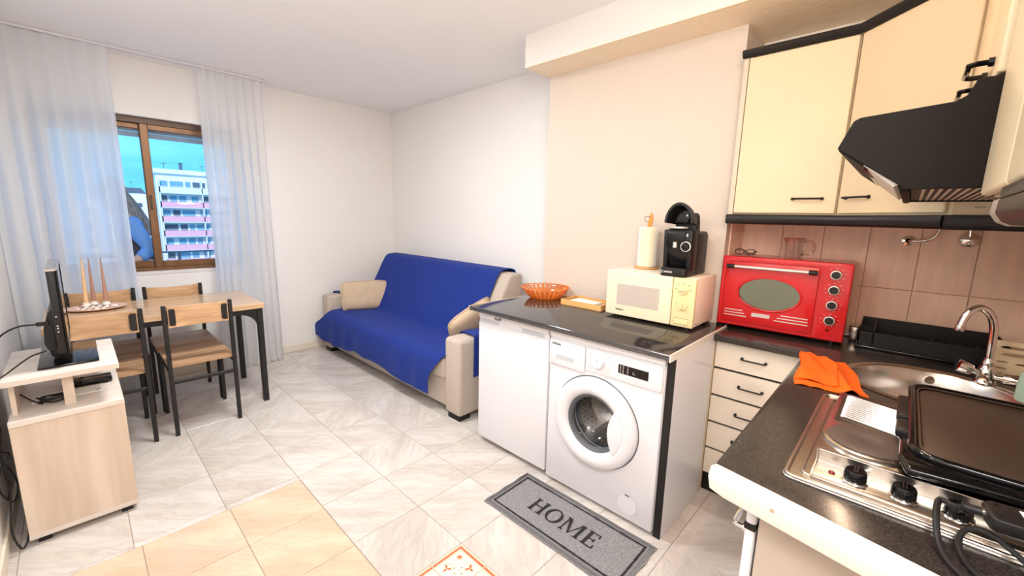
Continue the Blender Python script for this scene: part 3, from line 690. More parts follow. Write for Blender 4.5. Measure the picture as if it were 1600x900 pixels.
# pillows
def pillow(label, c, w, h, t, R):
    p = thing('throw_pillow', label, 'pillow', c, 0, 'beige throw pillows on the sofa')
    def side(s):
        def fn(u, v):
            a, b = 2*u-1, 2*v-1; e = (1-abs(a)**3.2)*(1-abs(b)**3.2); e = max(e, 0)**0.5
            sx_ = a*w/2*(1-0.05*(1-b*b)*0 - 0.04*abs(b)**2*0); 
            wr = 0.004*noise.noise(Vector((a*3, b*3, s)))
            return R @ Vector((sx_*(1-0.075*abs(b)**5), s*(t/2*e+wr*e), b*h/2*(1-0.11*abs(a)**5))) + Vector(c)
        return fn
    mb = MB().grid(side(1), 22, 14).grid(side(-1), 22, 14); bmesh.ops.remove_doubles(mb.bm, verts=mb.bm.verts, dist=0.0008)
    part('cushion_body', mb, 'pillow', p, ang=70)
    pts = []
    for k in range(64):
        q = k/64*4; s_, f = int(q), q-int(q)
        a, b = ((-1+2*f, -1), (1, -1+2*f), (1-2*f, 1), (-1, 1-2*f))[s_]
        pts.append(R @ Vector((a*w/2*(1-0.075*abs(b)**5), 0, b*h/2*(1-0.11*abs(a)**5)))+Vector(c))
    part('piping', MB().tube(pts, 0.004, 6, closed=True), 'pillow', p, ang=70)
pillow('wide beige pillow standing against the far arm of the sofa', (2.000, 3.955, 0.585), 0.47, 0.30, 0.12, Matrix.Rotation(math.radians(-20), 3, 'Z') @ Matrix.Rotation(math.radians(-14), 3, 'X'))
pillow('beige pillow tucked behind the near arm, half hidden by the fridge worktop', (2.045, 2.345, 0.590), 0.42, 0.32, 0.12, Matrix.Rotation(math.radians(14), 3, 'X') @ Matrix.Rotation(math.radians(-26), 3, 'Y'))

# ---- door mat
MX0, MX1, MY0, MY1 = 1.280, 1.604, 0.612, 1.366
dm = thing('door_mat', 'grey rectangular mat printed HOME in black on the tiles before the washing machine', 'mat', (1.44, 0.99, 0))
def mfn(z):
    def fn(u, v):
        e = 0.0025*math.sin(u*23)*0.5*(1 if v in (0, 1) else 0)
        return Vector((MX0+(MX1-MX0)*v+e, MY0+(MY1-MY0)*u+(0.003*math.sin(v*17) if u in (0, 1) else 0), z+0.0025*max(0, math.sin(u*9+v*3))*sm(1-abs(v-0.85)*5)))
    return fn
mb = MB().grid(mfn(0.0008), 40, 16); mb.thick(-0.0065)
part('pile', mb, 'mat_grey', dm, ang=60)
mb = MB()
for k in range(3): 
    o = 0.006+k*0.007
    mb.tube([(MX0+o, MY0+o, 0.008), (MX1-o, MY0+o, 0.008), (MX1-o, MY1-o, 0.010), (MX0+o, MY1-o, 0.008)], 0.0025, 5, closed=True)
part('ribbed_edge', mb, 'mat_edge', dm)
rnd = random.Random(9); mb = MB(); o = 0.036; w = 0.0085
def wob(a, b, n=30):
    a, b = Vector(a), Vector(b); d = (b-a).normalized(); nn = Vector((-d.y, d.x, 0)); L = []; 
    for k in range(n+1): L.append((a.lerp(b, k/n), nn*(w/2+rnd.uniform(-0.0012, 0.0012))))
    vs = [[mb.bm.verts.new(p+q) for p, q in L], [mb.bm.verts.new(p-q) for p, q in L]]
    for k in range(n): mb.bm.faces.new((vs[0][k], vs[0][k+1], vs[1][k+1], vs[1][k]))
zt = 0.0112
c_ = [(MX0+o, MY0+o, zt), (MX1-o, MY0+o, zt), (MX1-o, MY1-o, zt), (MX0+o, MY1-o, zt)]
for k in range(4):
    a, b = Vector(c_[k]), Vector(c_[(k+1) % 4]); d = (b-a).normalized()*w/2; wob(a-d, b+d)
part('printed_border', mb, 'mat_black', dm)
# HOME, serif letters: reading direction -y, letter tops toward +x
def letter_poly(mb, polys, oy, ox, s):
    for i, poly in enumerate(polys): mb.prism([(ox+p[1]*s, oy-p[0]*s) for p in poly], 0.0105, 0.0120+0.00006*(i % 9), 'z')
def rect(a, b, c, d): return [(a, c), (b, c), (b, d), (a, d)]
def serif(x, y, w=0.30, t=0.05): return rect(x-w/2, x+w/2, y-(t if y > 0.5 else 0), y+(0 if y > 0.5 else t))
H_ = [rect(0.10, 0.24, 0, 1), rect(0.66, 0.80, 0, 1), rect(0.24, 0.66, 0.48, 0.54)]+[serif(x, y) for x in (0.17, 0.73) for y in (0, 1)]
O_ = []
for k in range(24):
    a0, a1 = 2*PI*k/24, 2*PI*(k+1)/24
    O_.append([(0.48+0.46*math.cos(a0), 0.5+0.52*math.sin(a0)), (0.48+0.46*math.cos(a1), 0.5+0.52*math.sin(a1)), (0.48+0.31*math.cos(a1), 0.5+0.46*math.sin(a1)), (0.48+0.31*math.cos(a0), 0.5+0.46*math.sin(a0))])
M_ = [rect(0.10, 0.16, 0, 1), rect(0.94, 1.08, 0, 1), [(0.10, 1), (0.28, 1), (0.60, 0.10), (0.54, 0)], [(0.54, 0), (0.60, 0.10), (0.98, 1), (0.92, 1)], serif(0.13, 0, 0.24), serif(0.13, 1, 0.22), serif(1.01, 0, 0.28), serif(1.01, 1, 0.26)]
E_ = [rect(0.10, 0.24, 0, 1), rect(0.02, 0.68, 0, 0.05), rect(0.02, 0.66, 0.95, 1), rect(0.24, 0.52, 0.48, 0.53), rect(0.62, 0.68, 0, 0.24), rect(0.60, 0.66, 0.78, 1), rect(0.48, 0.53, 0.38, 0.63)]
S_ = 0.092; cur = 1.182
for nm, P_, wd in (('letter_h', H_, 0.92), ('letter_o', O_, 1.0), ('letter_m', M_, 1.22), ('letter_e', E_, 0.74)):
    mb = MB(); letter_poly(mb, P_, cur, 1.392, S_); part(nm, mb, 'mat_black', dm); cur -= wd*S_*1.0+0.006
# ================================================================== KITCHEN
def bool_cut(mb, cutters, name, material, origin=(0, 0, 0)):
    me = mb.mesh('a', None, (0, 0, 0), False); a = bpy.data.objects.new('a', me); COL.objects.link(a); tmp = [a]
    for cm in cutters:
        cme = cm.mesh('c', None, (0, 0, 0), False); c = bpy.data.objects.new('c', cme); COL.objects.link(c); tmp.append(c)
        md = a.modifiers.new('b', 'BOOLEAN'); md.operation = 'DIFFERENCE'; md.object = c; md.solver = 'EXACT'
    dg = bpy.context.evaluated_depsgraph_get(); dg.update(); res = bpy.data.meshes.new_from_object(a.evaluated_get(dg))
    for o in tmp: bpy.data.objects.remove(o)
    out = MB(); out.bm.from_mesh(res); bpy.data.meshes.remove(res); return out
def handle_bar(mb, p0, p1, out, r=0.005):
    p0, p1, out = Vector(p0), Vector(p1), Vector(out); d = (p1-p0)
    mb.tube([p0, p0+out*0.7, p0+out+d*0.06, p0+out+d*0.5, p1+out-d*0.06, p1+out*0.7, p1], r, 8)
    for p in (p0, p1): mb.cyl(p, p+out*0.25, r*1.6, n=10)
    return mb

# ---- fridge (x grows away from the room)
fr = thing('fridge', 'white under-counter fridge with a lettered top trim at the left end of the worktop', 'fridge', (1.92, 1.56, 0))
FY0, FY1, FX = 1.288, 1.834, 1.652
part('cabinet', MB().box(FX+0.045, 2.20, FY0+0.004, FY1-0.004, 0.03, 0.843, 0.006, 2), 'appl_white', fr)
part('door', MB().box(FX, FX+0.042, FY0, FY1, 0.032, 0.782, 0.007, 3), 'appl_white', fr)
dt = part('door_top_trim', MB().box(FX-0.002, FX+0.042, FY0, FY1, 0.806, 0.845, 0.010, 3), 'appl_white', fr)
part('grip_strip', MB().box(FX+0.010, FX+0.042, FY0+0.003, FY1-0.003, 0.782, 0.806), 'appl_white', fr)
for a, b in ((1.325, 1.485), (1.665, 1.815)): part('grip_recess', MB().box(FX+0.006, FX+0.0105, a, b, 0.785, 0.803, 0.002, 1), 'appl_grey', fr)
part('lettering', text_mb('kunft', 0.026, (FX-0.0025, 1.665, 0.823), (0, -1, 0), (0, 0, 1), bold=0.0004), 'ink', fr)
for y in (FY0+0.03, FY1-0.06):
    part('foot', MB().cyl((FX+0.07, y+0.015, 0), (FX+0.07, y+0.015, 0.032), 0.015, n=12), 'black', fr)
    part('foot', MB().cyl((2.15, y+0.015, 0), (2.15, y+0.015, 0.032), 0.015, n=12), 'black', fr)
# ---- washing machine
wm = thing('washing_machine', 'white front-loading washing machine with a round glass door, right of the fridge', 'washing machine', (1.92, 0.965, 0))
WY0, WY1, WX = 0.662, 1.272, 1.640
DC = Vector((WX, 0.983, 0.440))
body = MB().box(WX+0.006, 2.18, WY0, WY1, 0.022, 0.845, 0.008, 2)
body = bool_cut(body, [MB().cyl((WX-0.05, DC.y, DC.z), (WX+0.34, DC.y, DC.z), 0.150, n=48), MB().cyl((WX+0.06, DC.y, DC.z), (WX+0.36, DC.y, DC.z), 0.225, n=48)], 'x', None)
part('body', body, 'appl_white', wm, ang=30)
part('worktop_lid', MB().box(WX-0.002, 2.18, WY0-0.001, WY1+0.001, 0.812, 0.846, 0.008, 3), 'appl_white', wm)
def pan(mb, y0, y1, z0, z1, dx, bev): return mb.box(WX-dx, WX+0.010, y0, y1, z0, z1, bev, 2)
part('detergent_drawer', pan(MB(), 1.052, 1.268, 0.672, 0.804, 0.006, 0.006), 'appl_white', wm)
part('drawer_grip', MB().box(WX-0.007, WX-0.005, 1.115, 1.222, 0.706, 0.728), 'appl_grey', wm)
part('control_panel', pan(MB(), WY0+0.004, 1.048, 0.690, 0.806, 0.003, 0.004), 'appl_white', wm)
part('lettering', text_mb('ORIGIAL', 0.0155, (WX-0.0066, 1.222, 0.782), (0, -1, 0), (0, 0, 1), bold=0.0002), 'ink', wm)
part('small_print', text_mb('7 kg', 0.009, (WX-0.0066, 1.080, 0.760), (0, -1, 0), (0, 0, 1)), 'appl_grey', wm)
kb = part('programme_dial', MB().lathe([(0.030, 0.0), (0.030, -0.006), (0.027, -0.020), (0.024, -0.024), (0.001, -0.024)], (WX-0.003, 0.972, 0.748), 36, 'x'), 'appl_white', wm)
part('dial_mark', MB().box(WX-0.0285, WX-0.0268, 0.9705, 0.9735, 0.752, 0.770), 'appl_grey', kb)
for k in range(7):
    part('programme_text', MB().box(WX-0.0035, WX-0.0028, 1.013, 1.030, 0.706+k*0.013, 0.7085+k*0.013), 'appl_grey', wm)
    part('programme_text', MB().box(WX-0.0035, WX-0.0028, 0.908, 0.928, 0.706+k*0.013, 0.7085+k*0.013), 'appl_grey', wm)
ds = part('display', MB().box(WX-0.0045, WX-0.002, 0.728, 0.872, 0.727, 0.768), 'gloss_black', wm)
for k, y in enumerate((0.862, 0.848, 0.826)):
    for j in range(5): part('display_icon', MB().box(WX-0.0050, WX-0.0044, y-0.004, y+0.002, 0.731+j*0.0075, 0.734+j*0.0075), 'silver_ink', ds)
part('display_digits', text_mb('1:.', 0.018, (WX-0.0050, 0.795, 0.742), (0, -1, 0), (0, 0, 1)), 'appl_grey', ds)
for k in range(6): part('panel_button', MB().box(WX-0.005, WX-0.002, 0.735+k*0.024, 0.751+k*0.024, 0.708, 0.7155, 0.001, 1), 'appl_white', wm)
# porthole door
dr = part('porthole_ring', MB().lathe([(0.141, 0.006), (0.223, 0.006), (0.226, -0.004), (0.222, -0.020), (0.208, -0.032), (0.180, -0.036), (0.158, -0.030), (0.143, -0.016), (0.141, 0.006)], DC, 72, 'x', cap=False), 'appl_white', wm, ang=50)
part('shadow_gap', MB().lathe([(0.226, 0.0052), (0.2315, 0.0052)], DC, 72, 'x', cap=False), 'door_seal', wm)
part('door_glass', MB().lathe([(0.142, -0.012), (0.125, 0.012), (0.105, 0.055), (0.06, 0.085), (0.001, 0.092)], DC, 48, 'x', cap=False), 'dark_glass', wm, ang=80)
part('glass_rim', MB().lathe([(0.142, -0.014), (0.138, -0.018), (0.127, -0.010), (0.124, 0.006)], DC, 60, 'x', cap=False), 'door_seal', wm, ang=60)
hp = []
for k in range(17):
    a = -0.75+1.5*k/16; hp.append((DC.y-0.168*math.cos(a), DC.z+0.168*math.sin(a)))
for k in range(17):
    a = 0.72-1.44*k/16; hp.append((DC.y-0.120+0.030*math.cos(a*2.1), DC.z+0.100*math.sin(a)/math.sin(0.72)))
part('handle_recess', MB().prism(hp, WX-0.0355, WX-0.012, 'x', 0.007, 3), 'appl_white', wm)
part('door_gasket', MB().lathe([(0.150, 0.0), (0.148, 0.05), (0.160, 0.07), (0.150, 0.10)], DC, 48, 'x', cap=False), 'door_seal', wm, ang=60)
drm = part('drum', MB().lathe([(0.152, 0.095), (0.195, 0.10), (0.205, 0.12), (0.205, 0.29), (0.10, 0.305), (0.001, 0.31)], DC, 48, 'x', cap=False), 'drum', wm, ang=50)
for k in range(3):
    a = 2*PI*k/3+0.5; c, s = math.cos(a), math.sin(a)
    mb = MB().prism([(-0.028, 0.0), (0.028, 0.0), (0.012, 0.05), (-0.012, 0.05)], 0.12, 0.28, 'x', 0.006)
    mb.xf(Matrix.Translation((WX, DC.y, DC.z)) @ Matrix.Rotation(a, 4, 'X') @ Matrix.Translation((0, 0, -0.203))); part('drum_paddle', mb, 'drum', drm)
mb = MB()
for k in range(30):
    for j in range(9):
        a = 2*PI*(k+0.5*(j % 2))/30; x = 0.118+j*0.019
        mb.cyl((WX+x, DC.y+0.2048*math.sin(a), DC.z+0.2048*math.cos(a)), (WX+x, DC.y+0.2035*math.sin(a), DC.z+0.2035*math.cos(a)), 0.0045, n=6)
for j in range(1, 8):
    for k in range(6*j):
        a = 2*PI*k/(6*j)+j*0.3; r = j*0.024; xx = 0.3085 if r < 0.1 else 0.3085-(r-0.1)/0.105*0.015
        mb.cyl((WX+xx-0.003, DC.y+r*math.sin(a), DC.z+r*math.cos(a)), (WX+xx+0.001, DC.y+r*math.sin(a), DC.z+r*math.cos(a)), 0.0042, n=6)
part('drum_perforation', mb, 'black', drm, kind='stuff')
part('filter_cap', MB().lathe([(0.0485, 0.004), (0.0485, -0.0015), (0.001, -0.0015)], (WX+0.004, 0.785, 0.100), 40, 'x'), 'appl_white', wm)
part('filter_cap_gap', MB().lathe([(0.0485, 0.0012), (0.0505, 0.0012)], (WX+0.004, 0.785, 0.100), 40, 'x', cap=False), 'appl_grey', wm)
part('filter_notch', MB().box(WX-0.0005, WX+0.003, 0.775, 0.797, 0.1475, 0.1500), 'ink', wm)
for y in (WY0+0.05, WY1-0.05):
    for x in (WX+0.06, 2.10): part('foot', MB().cyl((x, y, 0), (x, y, 0.026), 0.022, n=12), 'black', wm)

# ---- worktop over fridge and washer, with its end panel
wt = thing('side_worktop', 'glossy black worktop spanning the fridge and the washing machine', 'worktop', (1.96, 1.24, 0.848))
A0, A1 = 0.632, 1.866
part('slab', MB().prism([(1.612, 0.849), (1.605, 0.853), (1.603, 0.868), (1.608, 0.878), (XC-0.001, 0.878), (XC-0.001, 0.849)], A0, A1, 'y', 0.0015, 1), 'counter_gloss', wt)
part('edge_groove', MB().box(1.6018, 1.604, A0, A1, 0.860, 0.8622), 'door_seal', wt)
part('end_strip', MB().box(1.600, XC-0.002, A0-0.006, A0, 0.846, 0.879, 0.001, 1), 'strip_white', wt, 'white metal end strip')
part('end_strip', MB().box(1.600, XC-0.002, A1, A1+0.004, 0.848, 0.879, 0.001, 1), 'lam_white', wt, 'white end strip')
for x in (1.70, 1.98): part('screw', MB().cyl((x, A0-0.0075, 0.860), (x, A0-0.005, 0.860), 0.004, n=10), 'chrome', wt)
ep = thing('end_panel', 'glossy white panel standing beside the washing machine under the worktop end', 'panel', (1.90, 0.636, 0))
part('panel_board', MB().box(1.668, 2.134, 0.627, 0.643, 0.0, 0.845, 0.001, 1), 'appl_white', ep)
part('dark_gap_strip', MB().box(1.664, 1.668, 0.627, 0.660, 0.0, 0.845), 'black', ep, 'black strip for the dark gap beside the washing machine')  # shade of the gap beside the washer, put in as a black strip

# ---- drawer unit
du = thing('drawer_unit', 'cream drawer unit with five fronts and slim dark handles under the kitchen worktop', 'drawer unit', (2.35, 0.45, 0))
part('carcass', MB().box(2.168, 2.60, 0.232, 0.624, 0.105, 0.838), 'black', du)
part('corner_post', MB().box(2.140, 2.168, 0.6245, 0.652, 0.0, 0.838, 0.001, 1), 'lam_white', du)
zz = [0.833, 0.690, 0.546, 0.402, 0.257, 0.112]
for k in range(5):
    d = part('drawer_front', MB().box(2.150, 2.168, 0.234, 0.622, zz[k+1]+0.007, zz[k]-0.005, 0.002, 1), 'drawer_white', du)
    zc = (zz[k]+zz[k+1])/2+0.005
    part('handle', handle_bar(MB(), (2.150, 0.500, zc), (2.150, 0.400, zc), (-0.026, 0, 0), 0.0042), 'black', d)
part('plinth', MB().box(2.185, 2.20, 0.10, 0.652, 0.0, 0.108), 'black', du)
part('scribe_strip', MB().box(2.136, 2.1395, 0.6445, 0.657, 0.0, 0.836), 'steel', du)

# ---- corner worktop (L shaped, cut for the sink bowl)
kw = thing('kitchen_worktop', 'L shaped dark granite look worktop carrying the oven, sink and hob', 'worktop', (1.8, 0.0, 0.838))
SKC = (1.965, -0.130); SKR = 0.235
Lp = [(2.108, 0.6255), (2.108, 0.262), (2.098, 0.252), (0.960, 0.250), (0.945, 0.236), (0.822, YH+0.02), (XR-0.02, YH+0.02), (XR-0.02, 0.6255)]
mb = bool_cut(MB().prism(Lp, 0.838, 0.870, 'z', 0.004, 2), [MB().cyl((SKC[0], SKC[1], 0.80), (SKC[0], SKC[1], 0.90), SKR, n=56), MB().box(1.05, 1.60, -0.36, 0.10, 0.80, 0.90)], 'x', None)
part('slab', mb, 'counter', kw, ang=30)
dirv = Vector((0.822-0.945, YH+0.02-0.236, 0)); Ls = dirv.length; ang = math.atan2(dirv.y, dirv.x)
es = MB().prism([(-0.012, 0.812), (0.02, 0.806), (Ls, 0.806), (Ls, 0.874), (-0.004, 0.874), (-0.014, 0.866), (-0.018, 0.84)], -0.008, 0.0, 'y', 0.002, 2)
es.xf(Matrix.Translation((0.944, 0.240, 0)) @ Matrix.Rotation(ang, 4, 'Z')); part('end_strip', es, 'strip_white', kw, 'white rounded end strip with screws')
for s in (0.118, 0.42):
    p = Vector((0.944, 0.240, 0.838))+dirv.normalized()*s; nn = Vector((dirv.y, -dirv.x, 0)).normalized()
    part('screw', MB().cyl(p+nn*0.007, p+nn*0.0095, 0.0045, n=12), 'chrome', kw)
part('back_strip', MB().box(XR-0.030, XR-0.019, -0.40, 0.30, 0.870, 0.884, 0.002, 1), 'steel', kw)
# ---- cabinet under the hob
bc = thing('base_cabinet', 'white base cabinet under the hob end of the worktop, side panel towards the camera', 'cabinet', (1.3, -0.1, 0))
mb = MB().prism([(0.985, 0.150), (0.985, 0.190), (0.995, 0.202), (1.010, 0.205), (1.010, 0.170), (1.53, 0.170), (1.53, -0.40), (0.86, -0.40)], 0.10, 0.836, 'z', 0.001, 1)
mb = MB().prism([(0.975, 0.155), (1.545, 0.155), (1.545, -0.40), (0.880, -0.40)], 0.10, 0.806, 'z', 0.002, 1)
part('carcass', mb, M.setdefault('carcass', mat('beige_white_carcass', (188, 174, 160), 0.5)), bc)
d = part('door', MB().box(0.978, 1.54, 0.160, 0.182, 0.115, 0.806, 0.008, 3), 'appl_white', bc)
part('door_edge_band', MB().box(0.976, 1.20, 0.1595, 0.1835, 0.728, 0.745, 0.002, 1), 'black', d)
part('handle', handle_bar(MB(), (1.00, 0.182, 0.715), (1.08, 0.182, 0.715), (0, 0.026, 0), 0.006), 'chrome', d)
part('plinth', MB().box(0.96, 1.53, 0.10, 0.115, 0.0, 0.10), 'black', bc)
sc_ = thing('sink_cabinet', 'white base cabinet below the sink, its door facing the washing machine side', 'cabinet', (1.87, -0.1, 0))
part('carcass', MB().box(1.548, 2.18, -0.395, 0.14, 0.10, 0.55), 'lam_white', sc_)
part('door', MB().box(1.55, 2.135, 0.150, 0.170, 0.115, 0.83, 0.004, 2), 'appl_white', sc_)
part('handle', handle_bar(MB(), (1.60, 0.170, 0.73), (1.70, 0.170, 0.73), (0, 0.026, 0), 0.005), 'black', sc_)
part('plinth', MB().box(1.548, 2.18, 0.085, 0.10, 0.0, 0.10), 'black', sc_)

# ---- sink
sk = thing('sink', 'round brushed steel sink bowl set in the corner of the worktop', 'sink', (SKC[0], SKC[1], 0.70))
part('bowl', MB().lathe([(0.246, 0.8702), (0.248, 0.8725), (0.240, 0.8755), (0.228, 0.874), (0.221, 0.865), (0.214, 0.80), (0.200, 0.745), (0.165, 0.722), (0.04, 0.716), (0.036, 0.712)], (SKC[0], SKC[1], 0), 64, cap=False), 'steel', sk, ang=60)
part('drain', MB().lathe([(0.042, 0.7165), (0.040, 0.719), (0.028, 0.715), (0.001, 0.7135)], (SKC[0], SKC[1], 0), 24), 'chrome', sk)
dp = MB().box(2.262, 2.276, -0.30, 0.10, 0.8702, 0.872, 0.0008, 1)
part('overflow_slot', MB().cyl((SKC[0]+0.2165, SKC[1], 0.84), (SKC[0]+0.205, SKC[1], 0.84), 0.014, n=16), 'chrome', sk)
# ---- tap
FX_, FY_ = 2.165, -0.262
tp = thing('mixer_tap', 'chrome two-handled swan neck tap behind the sink', 'tap', (FX_, FY_, 0.870))
part('base', MB().lathe([(0.030, 0.870), (0.030, 0.876), (0.024, 0.886), (0.026, 0.900), (0.022, 0.925), (0.016, 0.938)], (FX_, FY_, 0), 28), 'chrome', tp)
part('collar', MB().lathe([(0.017, 0.936), (0.018, 0.942), (0.014, 0.956), (0.012, 0.962)], (FX_, FY_, 0), 24), 'chrome', tp)
sp = [(FX_, FY_, 0.955), (FX_+0.003, FY_+0.002, 1.02), (FX_, FY_+0.006, 1.075), (FX_-0.004, FY_+0.020, 1.115), (FX_-0.010, FY_+0.044, 1.136), (FX_-0.018, FY_+0.066, 1.126), (FX_-0.024, FY_+0.080, 1.098), (FX_-0.027, FY_+0.086, 1.066)]
part('spout', MB().tube(catmull(sp, 6), 0.0115, 16), 'chrome', tp)
part('aerator', MB().cyl((FX_-0.027, FY_+0.086, 1.068), (FX_-0.028, FY_+0.088, 1.048), 0.013, n=20, bev=0.002), 'steel', tp)
for s, tilt in ((1, 0.35), (-1, 0.05)):
    a = Vector((FX_-0.005, FY_, 0.900)); d = Vector((-0.25, s*1.0, tilt)).normalized()
    k = part('handle_stem', MB().cyl(a, a+d*0.046, 0.010, n=16), 'chrome', tp)
    part('handle', MB().cyl(a+d*0.040, a+d*0.080, 0.019, 0.022, n=22, bev=0.004), 'chrome', tp)

# ---- two-plate hob
hb = thing('hob', 'stainless steel hob with two electric plates, a ribbed tray and three black knobs', 'hob', (1.3, -0.12, 0.870))
hx0, hx1, hy0, hy1 = 1.004, 1.606, -0.385, 0.132
def rrect(x0, x1, y0, y1, r, n=6):
    pts = []
    for cx, cy, a0 in ((x1-r, y1-r, 0), (x0+r, y1-r, PI/2), (x0+r, y0+r, PI), (x1-r, y0+r, 1.5*PI)):
        for k in range(n+1): a = a0+PI/2*k/n; pts.append((cx+r*math.cos(a), cy+r*math.sin(a)))
    return pts
part('base_tray', MB().prism(rrect(hx0, hx1, hy0, hy1, 0.018), 0.8702, 0.8745, 'z', 0.001, 1), 'steel', hb)
rim = [(x, y, 0.8765) for x, y in rrect(hx0+0.006, hx1-0.006, hy0+0.006, hy1-0.006, 0.016)]
part('rolled_rim', MB().tube(rim, 0.0045, 8, closed=True), 'steel', hb, ang=60)
rim = [(x, y, 0.8760) for x, y in rrect(hx0+0.034, hx1-0.030, hy0+0.03, hy1-0.030, 0.02)]
part('inner_rim', MB().tube(rim, 0.0035, 8, closed=True), 'steel', hb, ang=60)
part('deck', MB().prism(rrect(1.110, 1.575, -0.355, 0.088, 0.012), 0.8745, 0.904, 'z', 0.003, 2), 'steel', hb)
part('control_strip', MB().prism([(1.030, 0.8745), (1.030, 0.882), (1.040, 0.886), (1.104, 0.886), (1.104, 0.914), (1.112, 0.914), (1.112, 0.8745)], -0.355, 0.082, 'y', 0.001, 1), 'steel', hb)
part('strip_end_cap', MB().prism([(1.028, 0.8745), (1.028, 0.883), (1.040, 0.889), (1.100, 0.890), (1.102, 0.917), (1.114, 0.917), (1.114, 0.8745)], 0.082, 0.085, 'y'), 'steel', hb)
for y in (0.014, -0.060, -0.134):
    k = part('knob', MB().lathe([(0.0185, 0.8862), (0.0195, 0.890), (0.0185, 0.906), (0.0165, 0.9095), (0.001, 0.9095)], (1.068, y, 0), 24), 'gloss_black', hb)
    part('knob_skirt', MB().lathe([(0.0225, 0.8861), (0.0225, 0.8885), (0.0185, 0.8895)], (1.068, y, 0), 24, cap=False), 'chrome', k)
    part('knob_grip', MB().box(1.068-0.014, 1.068+0.014, y-0.003, y+0.003, 0.909, 0.9125, 0.001, 1), 'gloss_black', k)
part('indicator_lamp', MB().lathe([(0.006, 0.886), (0.006, 0.8885), (0.001, 0.890)], (1.066, 0.052, 0), 16), 'red_lamp', hb)
for cx, cy, r in ((1.228, 0.004, 0.078), (1.40, -0.24, 0.085)):
    part('hotplate_ring', MB().lathe([(r+0.009, 0.9042), (r+0.008, 0.910), (r, 0.912), (r, 0.9042)], (cx, cy, 0), 48, cap=False), 'steel', hb, ang=60)
    part('hotplate', MB().lathe([(r, 0.9042), (r, 0.9150), (r-0.004, 0.9165), (0.025, 0.9165), (0.022, 0.9155), (0.001, 0.9155)], (cx, cy, 0), 48), 'burner', hb)
rb = MB(); c0 = Vector((1.425, 0.012, 0.9045))
part('ribbed_tray', MB().prism(rrect(1.325, 1.545, -0.06, 0.078, 0.012), 0.904, 0.9052, 'z', 0.0003, 1), 'steel_matte', hb)
rib_me = None
for k in range(13):
    xk = 1.345+k*0.0145
    m_ = MB().tube([(xk+0.022, 0.066, 0.9058), (xk+0.018, 0.058, 0.9085), (xk-0.012, -0.040, 0.9085), (xk-0.016, -0.050, 0.9058)], 0.0042, 6); part('rib', m_, 'steel', hb)

# ---- electric griddle standing over the hob
gd = thing('electric_griddle', 'large black electric griddle with a brown nonstick plate, set over the hob', 'griddle', (1.41, -0.22, 0.9175))
gx0, gx1, gy0, gy1 = 1.150, 1.690, -0.392, -0.062
part('base', MB().prism(rrect(gx0, gx1, gy0, gy1, 0.055, 8), 0.9235, 0.940, 'z', 0.005, 2), 'gloss_black', gd)
rimp = rrect(gx0+0.004, gx1-0.004, gy0+0.004, gy1-0.004, 0.05, 8)
part('rim', MB().tube([(x, y, 0.944) for x, y in rimp], 0.0085, 10, closed=True), 'gloss_black', gd, ang=60)
part('plate', MB().prism(rrect(gx0+0.022, gx1-0.022, gy0+0.020, gy1-0.020, 0.04, 8), 0.938, 0.9435, 'z', 0.002, 2), 'griddle', gd)
part('plate_lip', MB().tube([(x, y, 0.946) for x, y in rrect(gx0+0.018, gx1-0.018, gy0+0.016, gy1-0.016, 0.042, 8)], 0.0028, 8, closed=True), 'griddle', gd, ang=60)
for x0_, x1_, lb in ((1.375, 1.545, 'long'), (1.27, 1.35, 'short')):
    part('handle', MB().box(x0_, x1_, gy1-0.010, gy1+0.024, 0.926, 0.948, 0.006, 2), 'black', gd)
part('handle', MB().box(1.36, 1.50, gy0-0.014, gy0+0.010, 0.926, 0.946, 0.006, 2), 'black', gd)
part('front_apron', MB().prism([(1.090, -0.058), (1.150, -0.045), (1.30, -0.046), (1.30, -0.10), (1.18, -0.14), (1.165, -0.37), (1.120, -0.38), (1.105, -0.16)], 0.9215, 0.9395, 'z', 0.007, 3), 'gloss_black', gd)
for x, y in ((1.20, -0.11), (1.64, -0.11), (1.20, -0.34), (1.64, -0.34)): part('foot', MB().cyl((x, y, 0.8800 if x > 1.6 else 0.904), (x, y, 0.925), 0.012, n=12), 'black', gd)
# thermostat plug with its cable
th = thing('thermostat_plug', 'black griddle thermostat plug with a white printed label lying on the hob knobs', 'plug', (1.05, -0.19, 0.905))
mt = Matrix.Translation((1.028, -0.186, 0.930)) @ Matrix.Rotation(math.radians(-82), 4, 'Z')
part('housing', MB().prism([(-0.030, -0.030), (-0.024, -0.036), (0.09, -0.040), (0.09, 0.032), (-0.020, 0.030), (-0.032, 0.014)], -0.011, 0.013, 'z', 0.006, 3, mtx=mt), 'black', th)
part('printed_label', MB().box(0.012, 0.07, -0.028, 0.016, 0.0132, 0.0138, mtx=mt), 'paper', th)
lb = text_mb('40E', 0.014, (0.030, -0.006, 0.0139), (0, 1, 0), (-1, 0, 0)); lb.xf(mt); part('label_print', lb, 'ink', th)
part('screw_hole', MB().cyl((-0.018, -0.018, 0.012), (-0.018, -0.018, 0.0134), 0.003, n=10, ).xf(mt), 'gloss_black', th)
part('screw_hole', MB().cyl((-0.014, 0.016, 0.012), (-0.014, 0.016, 0.0134), 0.003, n=10, ).xf(mt), 'gloss_black', th)
part('strain_relief', MB().cyl((-0.028, 0.0, 0.001), (-0.056, 0.002, 0.0), 0.0085, 0.0065, n=14).xf(mt), 'rubber', th)
part('metal_ferrule', MB().cyl((-0.026, 0.0, 0.001), (-0.034, 0.0, 0.001), 0.0095, n=14).xf(mt), 'chrome', th)
